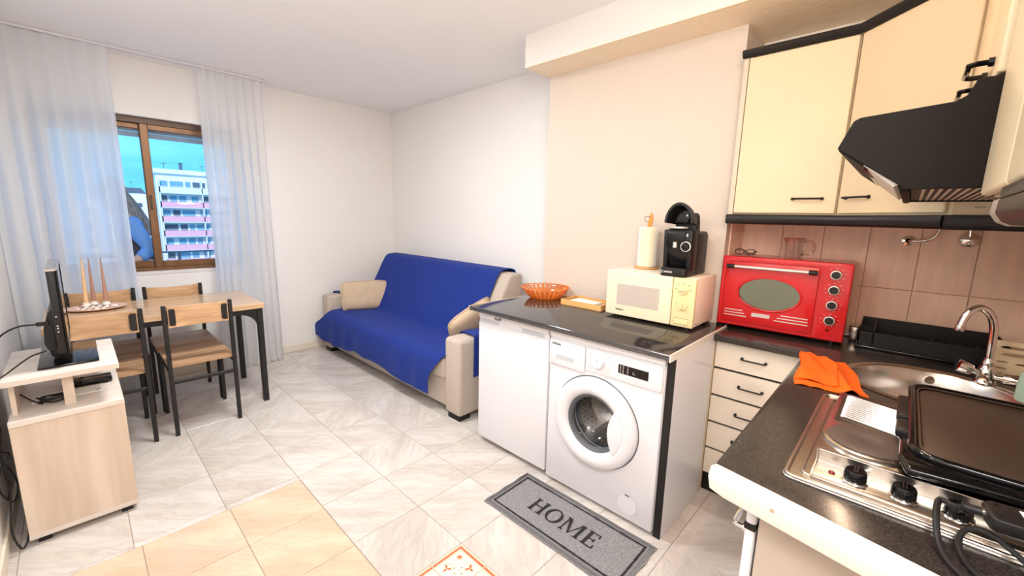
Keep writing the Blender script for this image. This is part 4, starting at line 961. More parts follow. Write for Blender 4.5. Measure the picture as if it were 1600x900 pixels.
pts = [mt @ Vector(p) for p in ((-0.050, 0.001, 0.0), (-0.068, -0.004, -0.001))]+[Vector(p) for p in ((1.028, -0.104, 0.925), (0.990, -0.100, 0.912), (0.950, -0.106, 0.885), (0.915, -0.120, 0.8755), (0.885, -0.142, 0.8755), (0.862, -0.180, 0.8755), (0.846, -0.24, 0.8755), (0.842, -0.30, 0.8755))]
part('cable', MB().tube(catmull(pts, 8), 0.0050, 10), 'rubber', th)
pts = [(0.905, -0.30, 0.8755), (0.935, -0.24, 0.8765), (0.985, -0.195, 0.895), (1.010, -0.162, 0.904), (1.003, -0.138, 0.898), (0.978, -0.130, 0.886), (0.945, -0.136, 0.8765), (0.912, -0.152, 0.8755), (0.884, -0.19, 0.8755), (0.868, -0.27, 0.8755)]
part('cable_loop', MB().tube(catmull(pts, 8), 0.0046, 10), 'rubber', th)

# ---- orange cloth
def clothf(u, v):
    # u along the worktop (x), v away from its front edge (-y)
    x0c, x1c = 1.640+0.030*v, 2.045-0.02*v; y0c, y1c = 0.215+0.046*u, 0.022+0.085*u
    x = x0c+(x1c-x0c)*u+0.006*math.sin(v*7); y = y0c+(y1c-y0c)*v+0.006*math.sin(u*8)
    r = v-(0.78-0.25*u)
    z = 0.8752+0.024*math.exp(-(r/0.10)**2)*(0.55+0.45*math.sin(u*3.0+0.4))+0.010*math.exp(-((v-0.2)/0.16)**2)*sm(u*2)
    z += 0.007*abs(noise.noise(Vector((u*3.5, v*4.5, 2))))
    if v > 0.9 and u < 0.6: z -= 0.0
    return Vector((x, y, z))
oc = thing('dish_cloth', 'bright orange cloth crumpled at the edge of the sink, in front of the oven', 'cloth', (1.83, 0.14, 0.871))
mb = MB().grid(clothf, 50, 34); mb.thick(0.0035); part('folded_cloth', mb, 'orange', oc, ang=80)
def cloth2(u, v):
    q = clothf(0.10+0.86*u*(1-0.1*v), 0.02+0.62*v); return q+Vector((0, 0, 0.0045+0.006*math.sin(u*5+v*4)**2))
mb = MB().grid(cloth2, 30, 18); mb.thick(0.003); part('upper_fold', mb, 'orange', oc, ang=80)

# ---- dish rack
rk = thing('dish_rack', 'long low black plastic dish rack against the backsplash behind the sink', 'dish rack', (2.47, -0.14, 0.8705))
rx0, rx1, ry0, ry1, rz0, rz1 = 2.385, 2.560, -0.36, 0.105, 0.8705, 0.985
part('tray', MB().box(rx0-0.01, rx1+0.005, ry0-0.01, ry1+0.005, rz0, rz0+0.012, 0.004, 2), 'gloss_black', rk)
part('front_wall', MB().prism([(ry1, rz0+0.010), (ry1, rz0+0.075), (ry0+0.02, rz0+0.075), (ry0, rz0+0.055), (ry0, rz0+0.010)], rx0, rx0+0.004, 'x'), 'black', rk)
part('back_wall', MB().prism([(ry1, rz0+0.010), (ry1, rz1), (ry0+0.045, rz1), (ry0, rz1-0.05), (ry0, rz0+0.010)], rx1-0.004, rx1, 'x'), 'black', rk)
part('side_wall', MB().prism([(rx0, rz0+0.01), (rx1, rz0+0.01), (rx1, rz1), (rx0, rz0+0.075)], ry1-0.004, ry1, 'y'), 'black', rk)
part('side_wall', MB().prism([(rx0, rz0+0.01), (rx1, rz0+0.01), (rx1, rz1-0.05), (rx0, rz0+0.055)], ry0, ry0+0.004, 'y'), 'black', rk)
part('divider', MB().prism([(rx0, rz0+0.01), (rx1, rz0+0.01), (rx1, rz1-0.004), (rx0, rz0+0.075)], 0.052, 0.056, 'y'), 'black', rk)
for k in range(5): part('cutlery_slot', MB().box(rx0+0.02+k*0.03, rx0+0.028+k*0.03, 0.058, ry1-0.006, rz0+0.066+k*0.006, rz0+0.071+k*0.006), 'black', rk)
for k in range(13):
    y = 0.03-k*0.027
    part('plate_prong', MB().box(rx0+0.01, rx1-0.02, y-0.0015, y+0.0015, rz0+0.062, rz0+0.066), 'black', rk)
    part('plate_prong', MB().cyl((rx0+0.045, y, rz0+0.01), (rx0+0.045, y, rz0+0.082), 0.002, n=8), 'black', rk)
# stacked pale wooden boards with leaf cut-outs, beside the tap
bd = thing('cutting_boards', 'pair of pale wooden boards with leaf shaped cut-outs leaning behind the tap', 'cutting board', (2.26, -0.325, 0.8705))
for k, (xo, hh, m_) in enumerate(((2.232, 0.118, 'bamboo_l'), (2.262, 0.140, 'bamboo_l'))):
    pts = catmull([(0, -0.268, 0.8705), (0, -0.262, 0.8705+hh*0.85), (0, -0.278, 0.8705+hh), (0, -0.33, 0.8705+hh*1.02), (0, -0.395, 0.8705+hh*0.92), (0, -0.400, 0.8705)], 4)
    outl = [(p.y, p.z) for p in pts]
    def slot(cy, cz, L, h): return [(cy+L/2*math.cos(a), cz+h*math.sin(a)-0.10*(cy+L/2*math.cos(a)+0.33)*0) for a in [2*PI*i/16 for i in range(16)]]
    cut = []
    for cy, cz, L, h in ((-0.325, 0.8705+hh*0.86, 0.062, 0.0065), (-0.300, 0.8705+hh*0.62, 0.028, 0.0030), (-0.355, 0.8705+hh*0.60, 0.050, 0.0042), (-0.296, 0.8705+hh*0.42, 0.036, 0.0028), (-0.292, 0.8705+hh*0.25, 0.03, 0.0026)):
        cut.append(MB().prism(slot(cy, cz, L, h), xo-0.02, xo+0.03, 'x'))
    mb = bool_cut(MB().prism(outl, xo, xo+0.010, 'x'), cut, 'x', None)
    part('board', mb, M.setdefault('bamboo_l', wood('pale_maple', (238, 216, 178), (228, 204, 164), 0.5, 'y')), bd)
# soap bottle
sb = thing('soap_bottle', 'mint green soap bottle at the right edge behind the griddle', 'bottle', (2.035, -0.352, 0.8705))
part('body', MB().lathe([(0.036, 0.8705), (0.038, 0.875), (0.037, 0.93), (0.034, 0.955), (0.020, 0.975), (0.013, 0.982), (0.013, 0.99)], (2.035, -0.352, 0), 28), 'mint', sb)
part('cap', MB().cyl((2.035, -0.352, 0.99), (2.035, -0.352, 1.010), 0.014, n=20, bev=0.002), 'appl_white', sb)
part('printed_logo', MB().lathe([(0.005, -0.0005), (0.008, -0.0005)], (1.998, -0.345, 0.945), 20, 'x', cap=False), 'ink', sb)

# ---- taps and pipe on the backsplash
vp = thing('gas_pipe', 'chrome elbow pipe leaving a wall flange below the corner cabinet', 'pipe', (2.59, -0.02, 1.35))
part('flange', MB().lathe([(0.024, -0.018), (0.022, -0.024), (0.010, -0.028), (0.009, -0.018)], (XR, -0.002, 1.348), 24, 'x'), 'chrome', vp)
part('tube', MB().tube(catmull([(2.590, -0.002, 1.348), (2.572, -0.012, 1.347), (2.566, -0.045, 1.349), (2.566, -0.075, 1.362), (2.566, -0.090, 1.390), (2.566, -0.092, 1.43)], 6), 0.0065, 12), 'chrome', vp)
vv = thing('stop_valve', 'small domed chrome valve cover on the backsplash, right of the elbow pipe', 'valve', (2.58, -0.185, 1.36))
part('dome', MB().lathe([(0.034, -0.018), (0.033, -0.028), (0.026, -0.044), (0.012, -0.052), (0.001, -0.053)], (XR, -0.186, 1.360), 32, 'x'), 'chrome', vv)
part('lever', MB().cyl((XR-0.045, -0.186, 1.362), (XR-0.045, -0.184, 1.40), 0.006, n=14), 'chrome', vv)
part('stem', MB().tube([(XR-0.035, -0.186, 1.385), (XR-0.035, -0.186, 1.45)], 0.004, 8), 'chrome', vv)

# ---- microwave
mw = thing('microwave', 'cream microwave oven with two round dials, standing on the black worktop', 'microwave', (2.16, 0.95, 0.878))
X0, X1, Y0, Y1, Z0, Z1 = 2.012, 2.300, 0.700, 1.178, 0.898, 1.140
part('casing', MB().box(X0+0.022, X1, Y0, Y1, Z0, Z1, 0.005, 2), 'cream_side', mw)
d = part('door', MB().box(X0, X0+0.024, 0.812, Y1, Z0-0.002, Z1-0.002, 0.006, 3), 'cream', mw)
part('door_window', MB().box(X0-0.0012, X0+0.001, 0.874, 1.112, 0.957, 1.070), 'mw_glass', d)
part('brand_print', text_mb('Whirlpool', 0.011, (X0-0.0007, 1.092, 0.929), (0, -1, 0), (0, 0, 1), bold=0.0003), 'ink', d)
cp = part('control_panel', MB().box(X0, X0+0.024, Y0-0.001, 0.809, Z0-0.002, Z1-0.002, 0.006, 3), 'cream2', mw)
for zc, nm in ((1.081, 'power_dial'), (1.004, 'timer_dial')):
    k = part(nm, MB().lathe([(0.0245, 0.0), (0.0240, -0.006), (0.0225, -0.009), (0.001, -0.009)], (X0, 0.757, zc), 32, 'x'), 'cream2', cp)
    if zc > 1.05: part('grip', MB().box(X0-0.019, X0-0.008, 0.739, 0.775, zc-0.006, zc+0.006, 0.003, 2), 'cream2', k)
    else: part('grip', MB().box(X0-0.019, X0-0.008, 0.751, 0.763, zc-0.018, zc+0.018, 0.003, 2), 'cream2', k)
for k in range(5):
    a = PI*(0.02+k*0.24); part('dial_mark', MB().box(X0-0.0008, X0+0.001, 0.757-0.036*math.cos(a)-0.002, 0.757-0.036*math.cos(a)+0.002, 1.081+0.034*math.sin(a)-0.003, 1.081+0.034*math.sin(a)+0.002), 'ink', cp)
for k in range(12):
    a = 2*PI*k/12+0.3; part('timer_tick', MB().box(X0-0.0008, X0+0.001, 0.757-0.031*math.cos(a)-0.0012, 0.757-0.031*math.cos(a)+0.0012, 1.004+0.031*math.sin(a)-0.0012, 1.004+0.031*math.sin(a)+0.0012), 'ink', cp)
part('open_button', MB().box(X0-0.002, X0+0.002, 0.722, 0.790, 0.910, 0.937, 0.002, 1), 'cream2', cp)
part('button_outline', MB().tube([(X0-0.0003, 0.720, 0.908), (X0-0.0003, 0.792, 0.908), (X0-0.0003, 0.792, 0.939), (X0-0.0003, 0.720, 0.939)], 0.0007, 5, closed=True), 'ink', cp)
for x in (X0+0.03, X1-0.04):
    for y in (Y0+0.035, Y1-0.055): part('foot', MB().cyl((x, y, 0.878), (x, y, 0.899), 0.016, n=14), 'black', mw)
part('side_screw', MB().cyl((X0+0.05, Y0-0.002, 0.912), (X0+0.05, Y0+0.001, 0.912), 0.003, n=8), 'black', mw)

# ---- coffee machine on the microwave
cm = thing('coffee_machine', 'black capsule coffee machine with its domed lid raised, on top of the microwave', 'coffee machine', (2.17, 0.83, 1.1405))
cz = 1.1405; cy0, cy1 = 0.752, 0.892
part('rear_body', MB().prism([(2.115, cz), (2.285, cz), (2.285, cz+0.205), (2.262, cz+0.222), (2.115, cz+0.215)], cy0+0.002, cy1-0.002, 'y', 0.014, 3), 'black', cm)
part('column', MB().prism([(2.075, cz+0.04), (2.13, cz+0.03), (2.13, cz+0.225), (2.050, cz+0.228), (2.045, cz+0.17)], cy0+0.012, cy1-0.012, 'y', 0.008, 2), 'gloss_black', cm)
part('side_cheek', MB().prism([(2.06, cz+0.035), (2.13, cz+0.01), (2.13, cz+0.225), (2.045, cz+0.228)], cy0, cy0+0.022, 'y', 0.006, 2), 'black', cm)
part('side_cheek', MB().prism([(2.06, cz+0.035), (2.13, cz+0.01), (2.13, cz+0.225), (2.045, cz+0.228)], cy1-0.022, cy1, 'y', 0.006, 2), 'black', cm)
dtp = part('drip_tray', MB().prism(rrect(2.018, 2.15, cy0+0.002, cy1-0.004, 0.022), cz, cz+0.040, 'z', 0.008, 3), 'black', cm)
part('emblem_ring', MB().lathe([(0.0045, -0.0006), (0.0065, -0.0006)], (2.0175, 0.872, cz+0.020), 18, 'x', cap=False), 'white_ink', dtp)
part('lettering', text_mb('BOSCH', 0.0115, (2.0172, 0.842, cz+0.020), (0, -1, 0), (0, 0, 1), bold=0.0003), 'white_ink', dtp)
part('brew_head', MB().prism([(2.040, cz+0.165), (2.035, cz+0.218), (2.06, cz+0.235), (2.13, cz+0.235), (2.13, cz+0.165)], cy0+0.028, cy1-0.016, 'y', 0.010, 2), 'black', cm)
part('capsule_plate', MB().cyl((2.078, 0.828, cz+0.234), (2.078, 0.828, cz+0.243), 0.040, n=28, bev=0.002), 'silver_ink', cm)
part('nozzle', MB().cyl((2.048, 0.832, cz+0.140), (2.048, 0.832, cz+0.168), 0.010, n=16), 'silver_ink', cm)
b = part('start_dial', MB().lathe([(0.024, 0.0), (0.024, -0.005), (0.019, -0.007), (0.001, -0.007)], (2.050, 0.778, cz+0.148), 30, 'x'), 'gloss_black', cm)
part('dial_ring', MB().lathe([(0.0215, -0.0075), (0.0245, -0.0065), (0.0245, -0.004)], (2.050, 0.778, cz+0.148), 30, 'x', cap=False), 'white_ink', b)
# lid: half dome shell, hinged at the back, opening toward the room
ld = MB(); N1, N2 = 20, 14
def lidf(sc):
    def fn(u, v):
        th = PI*(0.0+1.0*u); ph = v*0.95    # arch across y, depth along x
        ry, rz = 0.070*sc, 0.098*sc
        y = 0.822+ry*math.cos(th)*(1-0.55*ph**2.5); z = cz+0.262+rz*math.sin(th)*(1-0.50*ph**2.4)-0.012*ph
        return Vector((2.040+0.125*ph+(0.0 if sc == 1 else 0.006), y, z))
    return fn
ld.grid(lidf(1.0), N1, N2); ld.thick(0.012); part('raised_lid', ld, 'black', cm, 'open domed lid', ang=60)
part('lid_inner', MB().prism([(2.075, cz+0.262), (2.14, cz+0.262), (2.14, cz+0.325), (2.085, cz+0.335)], 0.785, 0.860, 'y', 0.01, 2), 'gloss_black', cm)
part('hinge_arm', MB().prism([(2.13, cz+0.215), (2.20, cz+0.215), (2.178, cz+0.30), (2.145, cz+0.315)], 0.768, 0.876, 'y', 0.008, 2), 'black', cm)

# ---- paper towel roll on wooden holder
pr_ = thing('paper_towel_roll', 'white paper towel roll with a yellowish sheet on a round wooden holder, on the microwave', 'paper towel', (2.235, 1.060, 1.1405))
px_, py_ = 2.232, 1.060
part('holder_base', MB().cyl((px_, py_, 1.1405), (px_, py_, 1.152), 0.066, n=36, bev=0.003), 'bamboo', pr_)
part('roll', MB().lathe([(0.019, 1.153), (0.052, 1.153), (0.0525, 1.160), (0.0525, 1.368), (0.050, 1.373), (0.019, 1.373)], (px_, py_, 0), 40), 'paper', pr_)
def sheet(u, v):
    a = math.radians(-60-95*u); r = 0.0535+0.004*u*u; return Vector((px_+r*math.sin(a)*1.0, py_+r*math.cos(a)*1.0, 1.156+0.214*v))
part('loose_sheet', MB().grid(sheet, 14, 4), 'cream', pr_)
part('holder_rod', MB().cyl((px_, py_, 1.150), (px_, py_, 1.385), 0.011, n=16), 'cup', pr_)
part('holder_finial', MB().prism([(py_+0.010, 1.372), (py_-0.012, 1.372), (py_-0.020, 1.415), (py_-0.014, 1.450), (py_-0.002, 1.452), (py_+0.004, 1.43)], px_-0.005, px_+0.005, 'x', 0.003, 2), 'cup', pr_)
part('hanging_loop', MB().tube(catmull([(px_-0.004, py_-0.004, 1.430), (px_-0.010, py_+0.020, 1.432), (px_-0.010, py_+0.024, 1.412), (px_-0.004, py_+0.004, 1.400)], 6), 0.0015, 6), 'black', pr_)

# ---- red oven
ov = thing('mini_oven', 'bright red mini oven with an oval glass door and four knobs, on the worktop', 'oven', (2.30, 0.41, 0.870))
O0 = 2.282; oy0, oy1, oz0, oz1 = 0.150, 0.672, 0.892, 1.244
R_ = Matrix.Translation((O0, oy1, 0)) @ Matrix.Rotation(math.radians(2.2), 4, 'Z') @ Matrix.Translation((-O0, -oy1, 0))
def op(nm, mb, m_, parent=None, **k): mb.xf(R_); return part(nm, mb, m_, parent or ov, **k)
op('casing', MB().box(O0+0.012, O0+0.280, oy0+0.002, oy1-0.002, oz0+0.002, oz1-0.002, 0.010, 3), 'red')
mb = bool_cut(MB().box(O0, O0+0.016, oy0, oy1, oz0, oz1, 0.006, 3), [MB().box(O0-0.02, O0+0.006, 0.262, oy1-0.016, oz0+0.014, oz1-0.022)], 'x', None)
op('front_frame', mb, 'red')
od = bool_cut(MB().box(O0-0.004, O0+0.012, 0.267, oy1-0.021, oz0+0.019, oz1-0.027, 0.003, 2), [MB().lathe([(1.0, -0.03), (1.0, 0.03)], (0, 0, 0), 48, 'x').xf(Matrix.Translation((O0, 0.455, 1.068)) @ Matrix.Diagonal((1, 0.130, 0.078, 1)))], 'x', None)
odo = op('door', od, 'red')
ell = [(O0-0.004, 0.455+0.133*math.cos(2*PI*k/56), 1.068+0.081*math.sin(2*PI*k/56)) for k in range(56)]
op('window_rim', MB().tube(ell, 0.005, 8, closed=True), 'red', odo, ang=60)
gl = MB().lathe([(1.0, 0.0), (1.0, 0.003)], (0, 0, 0), 48, 'x').xf(Matrix.Translation((O0+0.003, 0.455, 1.068)) @ Matrix.Diagonal((1, 0.131, 0.079, 1)))
op('window_glass', gl, M.setdefault('oven_glass', mat('mirrored_oven_glass', (128, 134, 118), 0.06, 0.85)), odo)
op('handle', MB().cyl((O0-0.034, 0.286, 1.196), (O0-0.034, 0.632, 1.196), 0.0075, n=16), 'silver_ink', odo, label='pale tubular handle')
for y in (0.290, 0.628):
    op('handle_end', MB().cyl((O0-0.034, y-0.020, 1.196), (O0-0.034, y+0.014, 1.196), 0.0105, n=16, bev=0.002).box(O0-0.034, O0, y-0.008, y+0.006, 1.190, 1.202, 0.002, 1), 'black', odo)
for (ya, yb, za, sl) in ((0.638, 0.555, 0.971, 1), (0.640, 0.545, 0.957, 1), (0.640, 0.535, 0.943, 1)):
    op('trim_line', MB().prism([(ya, za), (ya, za+0.0045), (yb+0.004, za+0.0045), (yb, za)], O0-0.0058, O0-0.0035, 'x'), 'silver_ink', odo)
for (ya, yb, za) in ((0.395, 0.285, 0.973), (0.408, 0.284, 0.959), (0.420, 0.283, 0.945)):
    op('trim_line', MB().prism([(ya, za), (ya-0.004, za+0.0045), (yb, za+0.0045), (yb, za)], O0-0.0058, O0-0.0035, 'x'), 'silver_ink', odo)
op('name_plate', MB().box(O0-0.0058, O0-0.0035, 0.437, 0.515, 0.952, 0.970), 'silver_ink', odo)
for k, z in enumerate((1.192, 1.124, 1.056, 0.986)):
    kn = op('knob', MB().lathe([(0.021, 0.0), (0.021, -0.012), (0.018, -0.016), (0.001, -0.016)], (O0-0.001, 0.207, z), 28, 'x'), 'black')
    op('knob_ring', MB().lathe([(0.0165, -0.0168), (0.0195, -0.0160), (0.021, -0.013)], (O0-0.001, 0.207, z), 28, 'x', cap=False), 'silver_ink', kn)
    for j in range(9):
        a = 2*PI*(j+0.5)/9-PI/2
        if k in (1, 3) or j < 6: op('dial_mark', MB().box(O0-0.0012, O0+0.001, 0.207-0.032*math.cos(a)-0.0022, 0.207-0.032*math.cos(a)+0.0022, z+0.029*math.sin(a)-0.0008, z+0.029*math.sin(a)+0.0008), 'white_ink')
op('indicator_lamp', MB().lathe([(0.007, 0.0), (0.006, -0.003), (0.001, -0.003)], (O0, 0.210, 0.940), 16, 'x'), 'red_lamp')
for x in (O0+0.03, O0+0.25):
    for y in (oy0+0.04, oy1-0.04): op('foot', MB().cyl((x, y, 0.8705), (x, y, oz0+0.004), 0.013, n=12), 'black')
# glasses and a jug standing on the oven
ga = thing('reading_glasses', 'dark rimmed folded glasses lying on the left end of the oven top', 'glasses', (2.40, 0.60, 1.244))
def ring(cy, cz, ry, rz, x): return [(x+0.006*math.sin(2*PI*k/20), cy+ry*math.cos(2*PI*k/20), cz+rz*math.sin(2*PI*k/20)) for k in range(20)]
part('rim', MB().tube(ring(0.628, 1.262, 0.021, 0.0145, 2.39), 0.002, 6, closed=True), 'black', ga)
part('rim', MB().tube(ring(0.578, 1.262, 0.021, 0.0145, 2.39), 0.002, 6, closed=True), 'black', ga)
part('bridge', MB().tube([(2.39, 0.608, 1.266), (2.385, 0.603, 1.270), (2.39, 0.598, 1.266)], 0.0018, 6), 'black', ga)
part('temple', MB().tube([(2.39, 0.649, 1.270), (2.43, 0.640, 1.268), (2.46, 0.60, 1.252), (2.46, 0.57, 1.2465)], 0.0018, 6), 'black', ga)
part('temple', MB().tube([(2.39, 0.557, 1.270), (2.44, 0.560, 1.262), (2.47, 0.60, 1.2475), (2.472, 0.63, 1.2465)], 0.0018, 6), 'black', ga)
def b_clear(n):
    g = n.nodes.new('ShaderNodeBsdfGlossy'); g.inputs['Roughness'].default_value = 0.05; p = n.nodes.new('ShaderNodeBsdfTransparent'); p.inputs[0].default_value = (0.93, 0.9, 0.88, 1)
    l = n.nodes.new('ShaderNodeLayerWeight'); l.inputs[0].default_value = 0.62; a = n.nodes.new('ShaderNodeMixShader')
    n.links.new(l.outputs['Facing'], a.inputs[0]); n.links.new(p.outputs[0], a.inputs[1]); n.links.new(g.outputs[0], a.inputs[2]); return a.outputs[0]
M['clear'] = shader_mat('clear_glass', b_clear)
jg = thing('glass_jug', 'small ribbed clear glass jug standing on the oven top', 'jug', (2.47, 0.405, 1.244))
def jf(u, v):
    a = 2*PI*u; r = (0.036+0.012*v)*(1+0.05*math.cos(8*a)); 
    if v > 0.85: r += 0.012*(v-0.85)/0.15*max(0, math.cos(a-PI/2))
    return Vector((2.47+r*math.sin(a)*-1, 0.405+r*math.cos(a-PI/2+PI/2)*1.0, 1.2445+0.095*v))
part('body', MB().grid(jf, 64, 10), 'clear', jg, ang=80)
for k in range(8):
    a = 2*PI*k/8; part('rib', MB().tube([(2.47-0.037*math.sin(a), 0.405+0.037*math.cos(a), 1.246), (2.47-0.0485*math.sin(a), 0.405+0.0485*math.cos(a), 1.335)], 0.0018, 6), 'clear', jg)
part('handle', MB().tube(catmull([(2.455, 0.365, 1.325), (2.452, 0.335, 1.328), (2.450, 0.318, 1.300), (2.452, 0.335, 1.268), (2.458, 0.372, 1.262)], 6), 0.004, 8), 'clear', jg)
part('rim', MB().tube([(2.47-0.049*math.sin(2*PI*k/32), 0.405+0.049*math.cos(2*PI*k/32), 1.340) for k in range(32)], 0.0022, 6, closed=True), 'clear', jg)
# foil box / chrome bar behind the oven
fb = thing('cutlery_tin', 'shiny metal tin lying behind the oven beside the dish rack', 'tin', (2.55, 0.13, 0.8705))
part('box', MB().box(2.50, 2.58, 0.112, 0.145, 0.8705, 0.935, 0.004, 2), 'steel', fb)
part('lid', MB().box(2.497, 2.583, 0.110, 0.147, 0.935, 0.943, 0.003, 1), 'chrome', fb)

# ---- amber basket and wooden tray on the worktop
bsk = thing('amber_basket', 'translucent amber looped plastic basket on the left of the black worktop', 'basket', (2.155, 1.730, 0.878))
bx_, by_ = 2.155, 1.730
part('floor', MB().lathe([(0.001, 0.881), (0.085, 0.881), (0.102, 0.886), (0.106, 0.892), (0.102, 0.894), (0.082, 0.8855), (0.001, 0.885)], (bx_, by_, 0), 40, cap=False), 'amber', bsk)
lp = None
for k in range(28):
    a = 2*PI*k/28; d = Vector((math.cos(a), math.sin(a), 0)); t = Vector((-math.sin(a), math.cos(a), 0)); c = Vector((bx_, by_, 0)); pts = []
    for s, r, z in ((-1, 0.086, 0.888), (-1.05, 0.105, 0.902), (-1.15, 0.122, 0.925), (-1.0, 0.135, 0.945), (0, 0.143, 0.953), (1.0, 0.135, 0.945), (1.15, 0.122, 0.925), (1.05, 0.105, 0.902), (1, 0.086, 0.888)):
        pts.append(c+d*(r*1.12)+t*s*0.0140*(r/0.1)+Vector((0, 0, z)))
    if lp is None:
        lp = part('loop', MB().tube(catmull(pts, 3), 0.0042, 6), 'amber', bsk)
        lp.data.transform(Matrix.Translation((0, 0, 0)))
    else:
        o = lp.copy(); COL.objects.link(o); o.rotation_euler = (0, 0, a)
part('rim_band', MB().tube([(bx_+0.125*math.cos(2*PI*k/48), by_+0.125*math.sin(2*PI*k/48), 0.912) for k in range(48)], 0.003, 6, closed=True), 'amber', bsk)
part('rim_band', MB().tube([(bx_+0.148*math.cos(2*PI*k/48), by_+0.148*math.sin(2*PI*k/48), 0.9405) for k in range(48)], 0.0025, 6, closed=True), 'amber', bsk)
part('side_wall', MB().lathe([(0.104, 0.892), (0.118, 0.905), (0.130, 0.920), (0.136, 0.928)], (bx_, by_, 0), 56, cap=False), 'amber', bsk)
ty_ = thing('wooden_tray', 'shallow bamboo tray with white papers between the basket and the microwave', 'tray', (2.17, 1.40, 0.878))
a0, a1, b0, b1 = 2.075, 2.255, 1.245, 1.535
part('bottom', MB().box(a0+0.002, a1-0.002, b0+0.002, b1-0.002, 0.8782, 0.883), 'bamboo', ty_)
part('side', MB().box(a0, a0+0.008, b0, b1, 0.8782, 0.912, 0.001, 1), 'bamboo', ty_); part('side', MB().box(a1-0.008, a1, b0, b1, 0.8782, 0.912, 0.001, 1), 'bamboo', ty_)
part('side', MB().box(a0+0.008, a1-0.008, b0, b0+0.008, 0.8782, 0.912, 0.001, 1), 'bamboo', ty_); part('side', MB().box(a0+0.008, a1-0.008, b1-0.008, b1, 0.8782, 0.912, 0.001, 1), 'bamboo', ty_)
ps = thing('paper_napkins', 'small stack of white paper sheets lying in the bamboo tray', 'napkins', (2.17, 1.40, 0.883))
for k in range(6): part('sheet', MB().box(2.095+rnd.uniform(0, .006), 2.205+rnd.uniform(0, .01), 1.315+rnd.uniform(0, .008), 1.490+rnd.uniform(0, .012), 0.8835+k*0.0035, 0.8865+k*0.0035, mtx=Matrix.Translation((2.15, 1.4, 0)) @ Matrix.Rotation(rnd.uniform(-0.06, 0.06), 4, 'Z') @ Matrix.Translation((-2.15, -1.4, 0))), 'paper', ps)

# ---- wall cabinets
UZ0, UZ1 = 1.450, 2.150
wc = thing('wall_cabinet', 'cream wall cabinet with one door beside the textured column', 'cabinet', (2.4, 0.44, UZ0))
UX = 2.200
part('carcass', MB().box(UX+0.020, XR-0.020, 0.234, 0.652, UZ0, UZ1+0.005), 'lam_white', wc)
part('side_strip', MB().box(UX+0.002, UX+0.020, 0.630, 0.650, UZ0, UZ1+0.005), M.setdefault('strip', mat('grey_beige_edge', (206, 192, 172), 0.5)), wc)
d = part('door', MB().box(UX, UX+0.019, 0.238, 0.627, UZ0+0.006, UZ1-0.003, 0.003, 1), 'lam_white', wc)
part('handle', handle_bar(MB(), (UX, 0.392, 1.518), (UX, 0.286, 1.518), (-0.024, 0, 0), 0.0042), 'black', d)
# corner cabinet, diagonal door
DX = 1.893; D0 = (UX, 0.234); D1 = (DX, 0.234-(UX-DX))
cc = thing('corner_cabinet', 'cream corner wall cabinet with a tall diagonal door behind the extractor hood', 'cabinet', (2.35, -0.1, UZ0))
part('carcass', MB().prism([(UX+0.016, 0.232), (XR-0.020, 0.232), (XR-0.020, YH+0.02), (DX+0.001, YH+0.02), (DX+0.001, D1[1]-0.016)], UZ0, UZ1+0.005, 'z'), 'lam_white', cc)
dd = Vector((D1[0]-D0[0], D1[1]-D0[1], 0)); DL = dd.length; MD = Matrix.Translation((D0[0], D0[1], 0)) @ Matrix.Rotation(math.atan2(dd.y, dd.x), 4, 'Z')
d = part('door', MB().box(0.006, DL-0.004, 0.0, 0.018, UZ0+0.006, UZ1-0.003, 0.003, 1, mtx=MD), 'lam_white', cc)
hh = handle_bar(MB(), (0.045, 0.0, 1.518), (0.150, 0.0, 1.518), (0, -0.024, 0), 0.0042); hh.xf(MD); part('handle', hh, 'black', d)
part('side_sticker', text_mb('maderas', 0.007, (DX+0.0005, -0.145, 1.473), (0, -1, 0), (0, 0, 1)), 'pink_label', cc)
# cabinet over the hood
HY = -0.078
hc = thing('hood_cabinet', 'short cream wall cabinet with two doors above the extractor hood', 'cabinet', (1.54, -0.25, 1.69))
part('carcass', MB().box(1.205, DX-0.002, YH+0.02, HY-0.020, 1.690, UZ1+0.005), 'lam_white', hc)
for a, b, h0 in ((1.205, 1.468, 1.30), (1.472, DX-0.004, 1.53)):
    d = part('door', MB().box(a, b, HY-0.019, HY, 1.694, UZ1-0.003, 0.005, 3), 'lam_white', hc)
    part('handle', handle_bar(MB(), (h0, HY, 1.738), (h0+0.115, HY, 1.738), (0, 0.034, 0), 0.0055), 'gloss_black', d)
nc = thing('near_cabinet', 'cream wall cabinet at the right edge of the picture, nearer than the hood', 'cabinet', (0.9, -0.25, 1.468))
part('carcass', MB().box(0.62, 1.198, YH+0.02, HY-0.029, 1.468, UZ1+0.005), 'lam_white', nc)
for a, b in ((0.62, 0.907), (0.911, 1.198)):
    d = part('door', MB().box(a, b, HY-0.028, HY-0.010, 1.470, UZ1-0.003, 0.008, 4), 'lam_white', nc)
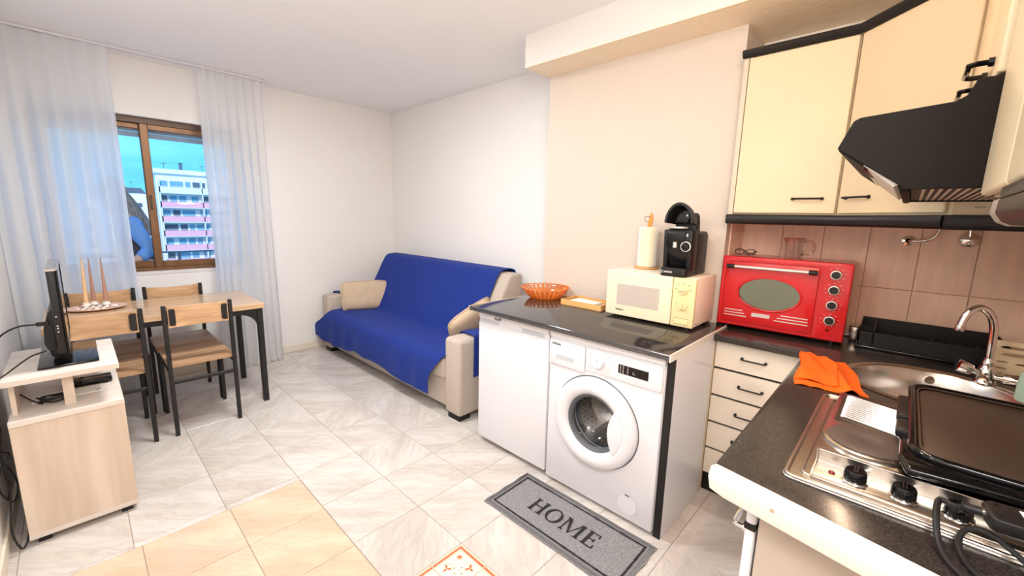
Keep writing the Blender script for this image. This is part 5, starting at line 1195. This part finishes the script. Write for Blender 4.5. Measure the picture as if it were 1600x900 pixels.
# black cornice and light rails
def rail_mb(pts, prof):
    mb = MB(); rings = []
    P = [Vector((a, b, 0)) for a, b in pts]
    for i, p in enumerate(P):
        d0 = (P[i]-P[i-1]).normalized() if i else (P[1]-P[0]).normalized(); d1 = (P[i+1]-P[i]).normalized() if i < len(P)-1 else d0
        n0, n1 = Vector((d0.y, -d0.x, 0)), Vector((d1.y, -d1.x, 0)); m = (n0+n1).normalized(); k = 1/max(m.dot(n0), 0.3)
        rings.append([mb.bm.verts.new(p+m*k*o+Vector((0, 0, z))) for o, z in prof])
    n = len(prof)
    for a, b in zip(rings, rings[1:]):
        for k in range(n): mb.bm.faces.new((a[k], a[(k+1) % n], b[(k+1) % n], b[k]))
    mb.bm.faces.new(rings[0][::-1]); mb.bm.faces.new(rings[-1]); return mb
path = [(UX, 0.655), (UX, 0.236), (DX, D1[1]), (DX-0.004, D1[1]), (0.62, HY-0.003)]
cn = thing('cornice', 'black moulded cornice running along the top of the wall cabinets', 'cornice', (2.1, 0.2, UZ1))
part('moulding', rail_mb(path, [(-0.02, UZ1+0.005), (0.006, UZ1-0.004), (0.020, UZ1+0.008), (0.024, UZ1+0.020), (0.016, UZ1+0.030), (-0.02, UZ1+0.034)]), 'blacklam', cn, ang=50)
lr = thing('light_rail', 'black moulding under the wall cabinets above the backsplash', 'moulding', (2.1, 0.2, 1.405))
pf = [(-0.022, UZ0-0.001), (0.004, UZ0-0.001), (0.010, UZ0-0.008), (0.010, UZ0-0.034), (0.002, UZ0-0.044), (-0.022, UZ0-0.046)]
part('moulding', rail_mb([(UX, 0.655), (UX, 0.236), (DX, D1[1])], pf), 'blacklam', lr, ang=50)
part('return_piece', rail_mb([(DX, D1[1]), (DX, YH+0.02)], [(-0.02, UZ0-0.001), (0.004, UZ0-0.001), (0.006, UZ0-0.03), (-0.004, UZ0-0.047), (-0.02, UZ0-0.047)]), 'blacklam', lr, ang=50)
lr2 = thing('near_light_rail', 'black rounded moulding with its lit end coloured grey under the nearest wall cabinet', 'moulding', (0.9, -0.12, 1.41))
pf2 = [(0.10, 1.420), (0.10, 1.405), (0.062, 1.405), (0.040, 1.412), (0.030, 1.428), (0.030, 1.446), (0.10, 1.446)]
M['lit_edge_grey'] = mat('lit_moulding_grey', (150, 138, 124), 0.6)  # light on the moulding's front edge, put into the colour
def ypr(pf, xa, xb, m_, nm, par, lab=None):
    return part(nm, MB().prism([(-p[0], p[1]) for p in pf], xa, xb, 'x', 0.001, 1), m_, par, lab)
ypr([(0.080, 1.449), (0.140, 1.449), (0.140, 1.4665), (0.085, 1.4665), (0.080, 1.463)], 0.62, 0.845, 'blacklam', 'moulding', lr2)
ypr([(0.094, 1.414), (0.140, 1.414), (0.140, 1.4475), (0.078, 1.4475), (0.077, 1.430), (0.084, 1.419)], 0.62, 0.83, 'blacklam', 'moulding', lr2)
ypr([(0.094, 1.4135), (0.140, 1.4135), (0.140, 1.448), (0.0775, 1.448), (0.0765, 1.430), (0.0835, 1.4185)], 0.83, 0.875, 'lit_edge_grey', 'end_piece', lr2, 'lit end of the black moulding, coloured grey')  # lit front edge of the black moulding, painted grey

# ---- extractor hood
hd = thing('extractor_hood', 'dark brown-black canopy extractor hood mounted under the wall cabinets over the hob', 'extractor hood', (1.5, -0.15, 1.49))
H0, H1 = 1.202, 1.828
M['hood'] = mat('black_brown_enamel', (25, 19, 13), 0.55, spec=0.2)
side = [(0.142, 1.578), (0.134, 1.598), (0.120, 1.634), (0.110, 1.640), (-0.032, 1.651), (-0.046, 1.660), (-0.056, 1.688), (YH+0.02, 1.688), (YH+0.02, 1.486), (0.028, 1.486), (0.022, 1.490)]
shell = bool_cut(MB().prism(side, H0, H1, 'x', 0.003, 1), [MB().prism([(0.118, 1.565), (0.010, 1.470), (YH+0.04, 1.470), (YH+0.04, 1.52), (0.02, 1.53)], H0+0.010, H1-0.010, 'x')], 'x', None)
part('canopy', shell, 'hood', hd, ang=30)
part('lamp_diffuser', MB().prism([(0.104, 1.560), (0.110, 1.556), (0.038, 1.4925), (0.031, 1.4965)], H0+0.012, H1-0.012, 'x'), M.setdefault('diff', mat('hood_lamp_lens', (214, 206, 192), 0.3)), hd)
part('visor', MB().prism([(0.140, 1.574), (0.134, 1.582), (0.090, 1.546), (0.094, 1.538)], H0+0.006, H1-0.006, 'x', 0.001, 1), 'hood', hd)
part('visor_grip', MB().box(H0+0.05, H1-0.05, 0.088, 0.096, 1.536, 1.545, 0.003, 2), 'gloss_black', hd)
part('front_lip', MB().box(H0+0.008, H1-0.008, 0.012, 0.027, 1.482, 1.494, 0.002, 1), 'hood', hd)
gf = part('filter_panel', MB().box(H0+0.014, H1-0.014, YH+0.05, 0.010, 1.4905, 1.500), 'black', hd)
for k in range(27):
    y = -0.008-k*0.0134
    part('filter_slat', MB().box(H0+0.018, H1-0.018, y-0.0055, y, 1.4898, 1.4904), M.setdefault('slat', mat('filter_slat_metal', (206, 190, 168), 0.45)), gf)
part('duct_cover', MB().box(H0+0.006, H1-0.05, -0.40, -0.062, 1.686, 1.6895), 'black', hd)
# ================================================================== OUTSIDE
struct('trim_balcony_slab', MB().box(-1.2, 1.9, YB+0.161, 5.32, -0.12, -0.002), 'bld_white')
rl = thing('balcony_railing', 'thin dark metal balcony railing outside the window', 'railing', (0.4, 5.22, 0))
part('top_rail', MB().box(-1.15, 1.85, 5.205, 5.235, 0.990, 1.004, 0.002, 1), 'bld_dark', rl)
part('bottom_rail', MB().box(-1.15, 1.85, 5.210, 5.230, 0.08, 0.10), 'bld_dark', rl)
for x in (-1.14, 0.11, 0.70, 1.82): part('post', MB().box(x-0.012, x+0.012, 5.208, 5.232, -0.002, 0.99), 'bld_dark', rl)

def block(name, label, x0, x1, y, z0, z1, depth, wall, pink, floors, rows, seed):
    rnd = random.Random(seed)
    b = thing(name, label, 'building', ((x0+x1)/2, y, z0))
    part('wall', MB().box(x0, x1, y, y+depth, z0, z1), wall, b)
    part('parapet', MB().box(x0-0.3, x1+0.3, y-0.5, y+depth, z1, z1+0.9), wall, b)
    fh = rows[0]
    for k in range(floors):
        zt = z1-0.9-k*fh
        if zt < z0+2: break
        part('balcony_front', MB().box(x0+0.2, x1-0.2, y-1.5, y-1.3, zt-fh+0.0, zt-fh+1.15), pink if k > 0 else wall, b)
        part('balcony_floor', MB().box(x0+0.2, x1-0.2, y-1.5, y, zt-fh-0.15, zt-fh+0.02), wall, b)
        part('railing', MB().box(x0+0.2, x1-0.2, y-1.48, y-1.44, zt-fh+1.30, zt-fh+1.36), 'bld_white', b)
        x = x0+0.6
        while x < x1-1.5:
            w = rnd.choice((0.9, 1.2, 1.2, 2.2)); 
            f = part('window', MB().box(x-0.08, x+w+0.08, y-0.06, y+0.02, zt-fh+0.1, zt-0.45), 'bld_white', b)
            part('pane', MB().box(x, x+w, y-0.09, y-0.05, zt-fh+0.2, zt-0.55), rnd.choice(('bld_glass', 'bld_glass', 'bld_dark')), f)
            x += w+rnd.choice((0.35, 0.4, 0.9))
        for xx in (x0+0.2, (x0+x1)/2, x1-0.5): part('partition', MB().box(xx, xx+0.18, y-1.5, y, zt-fh, zt-0.1), wall, b)
        if rnd.random() < 0.8:
            ax = rnd.uniform(x0+1, x1-4); part('awning', MB().prism([(y-1.5, zt-0.75), (y-1.45, zt-0.70), (y, zt-0.15), (y, zt-0.2)], ax, ax+3.0, 'x'), 'bld_white', b)
    return b
bA = block('apartment_block', 'pink and white apartment block with stacked balconies seen through the right window pane', 12.6, 27.0, 112, -26, 8.6, 10, 'bld_white', 'bld_pink', 9, [2.95], 4)
part('roof_chimney', MB().box(17.0, 17.5, 114, 115, 9.5, 11.2), 'bld_dark', bA)
part('roof_antenna', MB().box(14.2, 14.28, 113, 113.1, 9.5, 10.8).box(13.8, 14.7, 113, 113.1, 10.6, 10.7), 'bld_dark', bA)
part('roof_antenna', MB().box(20.6, 20.68, 113, 113.1, 9.5, 10.8).box(20.2, 21.1, 113, 113.1, 10.6, 10.7), 'bld_dark', bA)
bB = thing('white_tower', 'plain white building with a low dark roof seen through the left window pane', 'building', (9.5, 118, -26))
part('wall', MB().box(6.2, 12.0, 123, 133, -26, 4.6), 'bld_white', bB)
part('roof', MB().prism([(6.6, 4.6), (12.0, 4.6), (11.2, 5.8), (8.8, 5.8)], 123.2, 132, 'y'), 'bld_dark', bB)
for k in range(6):
    f = part('window', MB().box(9.9, 11.2, 122.93, 123.02, 1.6-k*2.9, 2.7-k*2.9), 'bld_white', bB)
    part('pane', MB().box(10.0, 11.1, 122.9, 122.95, 1.7-k*2.9, 2.6-k*2.9), 'bld_dark', f)
part('roof_antenna', MB().box(9.6, 9.66, 124, 124.06, 5.8, 7.2).box(9.2, 10.1, 124, 124.06, 7.0, 7.08), 'bld_dark', bB)
bC = thing('low_white_block', 'lower white block at the left of the plain white building', 'building', (3.5, 104, -26))
part('wall', MB().box(0.4, 6.4, 104, 116, -26, 2.6), 'bld_white', bC)
part('roof_parapet', MB().box(0.3, 6.5, 103.8, 116.2, 2.6, 3.1), 'bld_white', bC)
for k in range(5):
    for x in (1.5, 4.2): part('window', MB().box(x, x+1.3, 103.93, 104.02, 0.2-k*2.9, 1.5-k*2.9), 'bld_glass', bC)
bD = thing('far_apartment_slab', 'pale slab block beyond the others, low in the left window pane', 'building', (-12, 125, -26))
part('wall', MB().box(-26, -1.0, 125, 135, -26, 3.4), 'bld_white', bD)
for k in range(5):
    for j in range(8): part('window', MB().box(-24.5+j*3, -23+j*3, 124.93, 125.02, 0.4-k*2.9, 1.9-k*2.9), 'bld_glass', bD)
struct('trim_street', MB().box(-90, 120, 8, 260, -26.4, -26), M.setdefault('street', mat('street_asphalt', (150, 150, 152), 0.9)))

# ---- person on the balcony, beyond the left pane
def skin_chain(edges, verts, radii, name, material, parent, sub=2, root=0, label=None):
    me = bpy.data.meshes.new(name); me.from_pydata([Vector(v) for v in verts], edges, [])
    o = bpy.data.objects.new('tmp', me); COL.objects.link(o)
    o.modifiers.new('s', 'SKIN').use_smooth_shade = True
    if not me.skin_vertices: 
        me.skin_vertices.new() if hasattr(me.skin_vertices, 'new') else None
    L = me.skin_vertices[0].data
    for i, r in enumerate(radii):
        r = r if isinstance(r, tuple) else (r, r); L[i].radius = r; L[i].use_root = (i == root)
    md = o.modifiers.new('d', 'SUBSURF'); md.levels = sub; md.render_levels = sub
    dg = bpy.context.evaluated_depsgraph_get(); dg.update(); res = bpy.data.meshes.new_from_object(o.evaluated_get(dg))
    bpy.data.objects.remove(o); mb = MB(); mb.bm.from_mesh(res); bpy.data.meshes.remove(res)
    if len(mb.bm.verts) == 0: print('SKIN FAILED', name)
    return part(name, mb, material, parent, label, ang=80)
pe = thing('person', 'person with long ash-blonde hair in a blue sweater and dark vest, beyond the window', 'person', (0.30, 4.82, 0))
# facing -x, leaning forward on the sill side; arm nearest the camera bent
PX, PY = 0.36, 4.83
V = [(PX+0.03, PY, 0.90), (PX+0.02, PY, 1.02), (PX-0.01, PY, 1.17), (PX-0.045, PY, 1.30), (PX-0.085, PY, 1.40), (PX-0.115, PY, 1.47),
     (PX-0.03, PY-0.155, 1.29), (PX+0.075, PY-0.175, 1.075), (PX-0.02, PY-0.21, 0.985), (PX-0.10, PY-0.215, 0.965),
     (PX-0.04, PY+0.155, 1.29), (PX+0.05, PY+0.19, 1.07), (PX-0.14, PY+0.13, 1.00), (PX-0.20, PY+0.12, 1.00),
     (PX+0.03, PY-0.09, 0.86), (PX-0.01, PY-0.10, 0.47), (PX+0.03, PY-0.10, 0.09), (PX-0.12, PY-0.10, 0.035),
     (PX+0.03, PY+0.09, 0.86), (PX+0.00, PY+0.11, 0.47), (PX+0.05, PY+0.11, 0.09), (PX-0.10, PY+0.11, 0.035)]
R = [(0.13, 0.11), (0.115, 0.095), (0.125, 0.10), (0.115, 0.09), 0.048, 0.05, 0.056, 0.042, 0.034, 0.026, 0.056, 0.042, 0.034, 0.026, 0.085, 0.058, 0.040, 0.032, 0.085, 0.058, 0.040, 0.032]
E_ = [(0, 1), (1, 2), (2, 3), (3, 4), (4, 5), (3, 6), (6, 7), (7, 8), (8, 9), (3, 10), (10, 11), (11, 12), (12, 13), (0, 14), (14, 15), (15, 16), (16, 17), (0, 18), (18, 19), (19, 20), (20, 21)]
skin_chain(E_, V, R, 'body', 'skin', pe)
# head with a face, looking towards -x and a little down
hc_ = Vector((PX-0.105, PY, 1.535))
def headf(u, v):
    th = PI*v; ph = 2*PI*u; d = Vector((math.sin(th)*math.cos(ph), math.sin(th)*math.sin(ph), math.cos(th)))
    p = Vector((d.x*0.095, d.y*0.074, d.z*0.118))
    if d.z < 0: p.x += d.z*0.02*-1*(1 if d.x > 0 else 0)*-1; p.y *= 1+0.22*d.z; 
    f = max(0, -d.x)**6
    p.x -= 0.016*f*math.exp(-((d.z+0.15)/0.14)**2)*math.exp(-(d.y/0.16)**2)          # nose
    p.x += 0.007*max(0, -d.x)**2*math.exp(-((d.z-0.08)/0.09)**2)*(math.exp(-((abs(d.y)-0.33)/0.14)**2))  # eye sockets
    p.x -= 0.005*f*math.exp(-((d.z+0.50)/0.07)**2)*math.exp(-(d.y/0.3)**2)           # mouth
    p.x -= 0.008*max(0, -d.x)*math.exp(-((d.z+0.85)/0.15)**2)
    return hc_+p
hdn = MB().grid(headf, 40, 30); bmesh.ops.remove_doubles(hdn.bm, verts=hdn.bm.verts, dist=0.0005); part('head', hdn, 'skin', pe, ang=80)
for s in (-1, 1):
    t = MB(); q = bmesh.new(); bmesh.ops.create_uvsphere(q, u_segments=12, v_segments=8, radius=0.011); t._merge(q, Matrix.Translation(hc_+Vector((-0.079, s*0.027, 0.008)))); part('eye', t, 'ceramic', pe)
    t = MB(); q = bmesh.new(); bmesh.ops.create_uvsphere(q, u_segments=12, v_segments=8, radius=1); t._merge(q, Matrix.Translation(hc_+Vector((0.006, s*0.074, -0.008))) @ Matrix.Diagonal((0.017, 0.009, 0.030, 1))); part('ear', t, 'skin', pe)
part('mouth', MB().tube([hc_+Vector((-0.092, -0.020, -0.060)), hc_+Vector((-0.100, 0, -0.061)), hc_+Vector((-0.092, 0.020, -0.060))], 0.0035, 6), 'pink_label', pe)
# long hair falling behind and over the near shoulder
hair = MB()
def hairf(u, v):
    a = math.radians(38+284*u)       # around the head, open at the face (-x)
    L = v; r = 1.10+0.10*math.sin(L*2.5)
    top = hc_+Vector((-0.010, 0, 0.0)); ca, sa = -math.cos(a), math.sin(a)
    if L < 0.35:
        t = L/0.35; th = PI/2*t; p = top+Vector((ca*0.104*math.sin(th), sa*0.086*math.sin(th), 0.128*math.cos(th)))
    else:
        t = (L-0.35)/0.65; p = top+Vector((ca*(0.104+0.03*t), sa*(0.086+0.065*t), -0.34*t)); p.x += 0.135*t**0.8
    p += Vector((ca, sa, 0))*0.0055*math.sin(u*75+L*3)*min(1, L*3); p.z += 0.02*math.sin(u*31)*(L > 0.95)
    return p
hair.grid(hairf, 90, 26); hair.thick(0.006); part('hair', hair, 'hair', pe, ang=80)
# clothing
skin_chain([(0, 1), (1, 2), (2, 3), (2, 4), (2, 7), (4, 5), (5, 6), (7, 8), (8, 9)], [V[1], V[2], V[3], (V[4][0]+0.012, V[4][1], V[4][2]-0.05), V[6], V[7], (V[8][0]+0.015, V[8][1]+0.002, V[8][2]+0.006), V[10], V[11], V[12]],
    [(0.130, 0.112), (0.140, 0.115), (0.128, 0.104), 0.060, 0.066, 0.054, 0.046, 0.066, 0.054, 0.046], 'sweater', 'sweater', pe)
skin_chain([(0, 1), (1, 2), (2, 3)], [(V[0][0], V[0][1], 0.93), V[1], V[2], (V[3][0]-0.004, V[3][1], V[3][2]-0.01)], [(0.145, 0.124), (0.138, 0.120), (0.150, 0.124), (0.138, 0.112)], 'vest', 'vest', pe)
skin_chain([(0, 1), (1, 2), (2, 3), (0, 4), (4, 5), (5, 6)], [V[0], V[14], V[15], V[16], V[18], V[19], V[20]], [(0.145, 0.125), 0.100, 0.070, 0.056, 0.100, 0.070, 0.056], 'jeans', 'jeans', pe)
for s in (0, 1):
    a, b = (V[16], V[17]) if s == 0 else (V[20], V[21])
    part('shoe', MB().box(b[0]-0.06, a[0]+0.06, a[1]-0.045, a[1]+0.045, 0.0, 0.075, 0.03, 3), 'black', pe)
    w = Vector(V[9]) if s == 0 else Vector(V[13]); mbh = MB().box(w.x-0.085, w.x+0.01, w.y-0.040, w.y+0.040, w.z-0.014, w.z+0.014, 0.012, 3)
    part('palm', mbh, 'skin', pe)
    for k, (dy, L) in enumerate(((-0.030, 0.062), (-0.010, 0.072), (0.010, 0.068), (0.030, 0.052))):
        p0 = Vector((w.x-0.078, w.y+dy, w.z)); part('finger', MB().tube([p0, p0+Vector((-L*0.45, 0, 0.002)), p0+Vector((-L*0.8, 0, -0.010)), p0+Vector((-L, 0, -0.022))], [0.0088, 0.0083, 0.0075, 0.0060], 8), 'skin', pe)
    sg = 1 if s == 0 else -1; p0 = Vector((w.x-0.025, w.y+sg*0.034, w.z)); part('thumb', MB().tube([p0, p0+Vector((-0.025, sg*0.018, -0.004)), p0+Vector((-0.050, sg*0.022, -0.010))], [0.011, 0.0095, 0.007], 8), 'skin', pe)
bpy.context.view_layer.update()
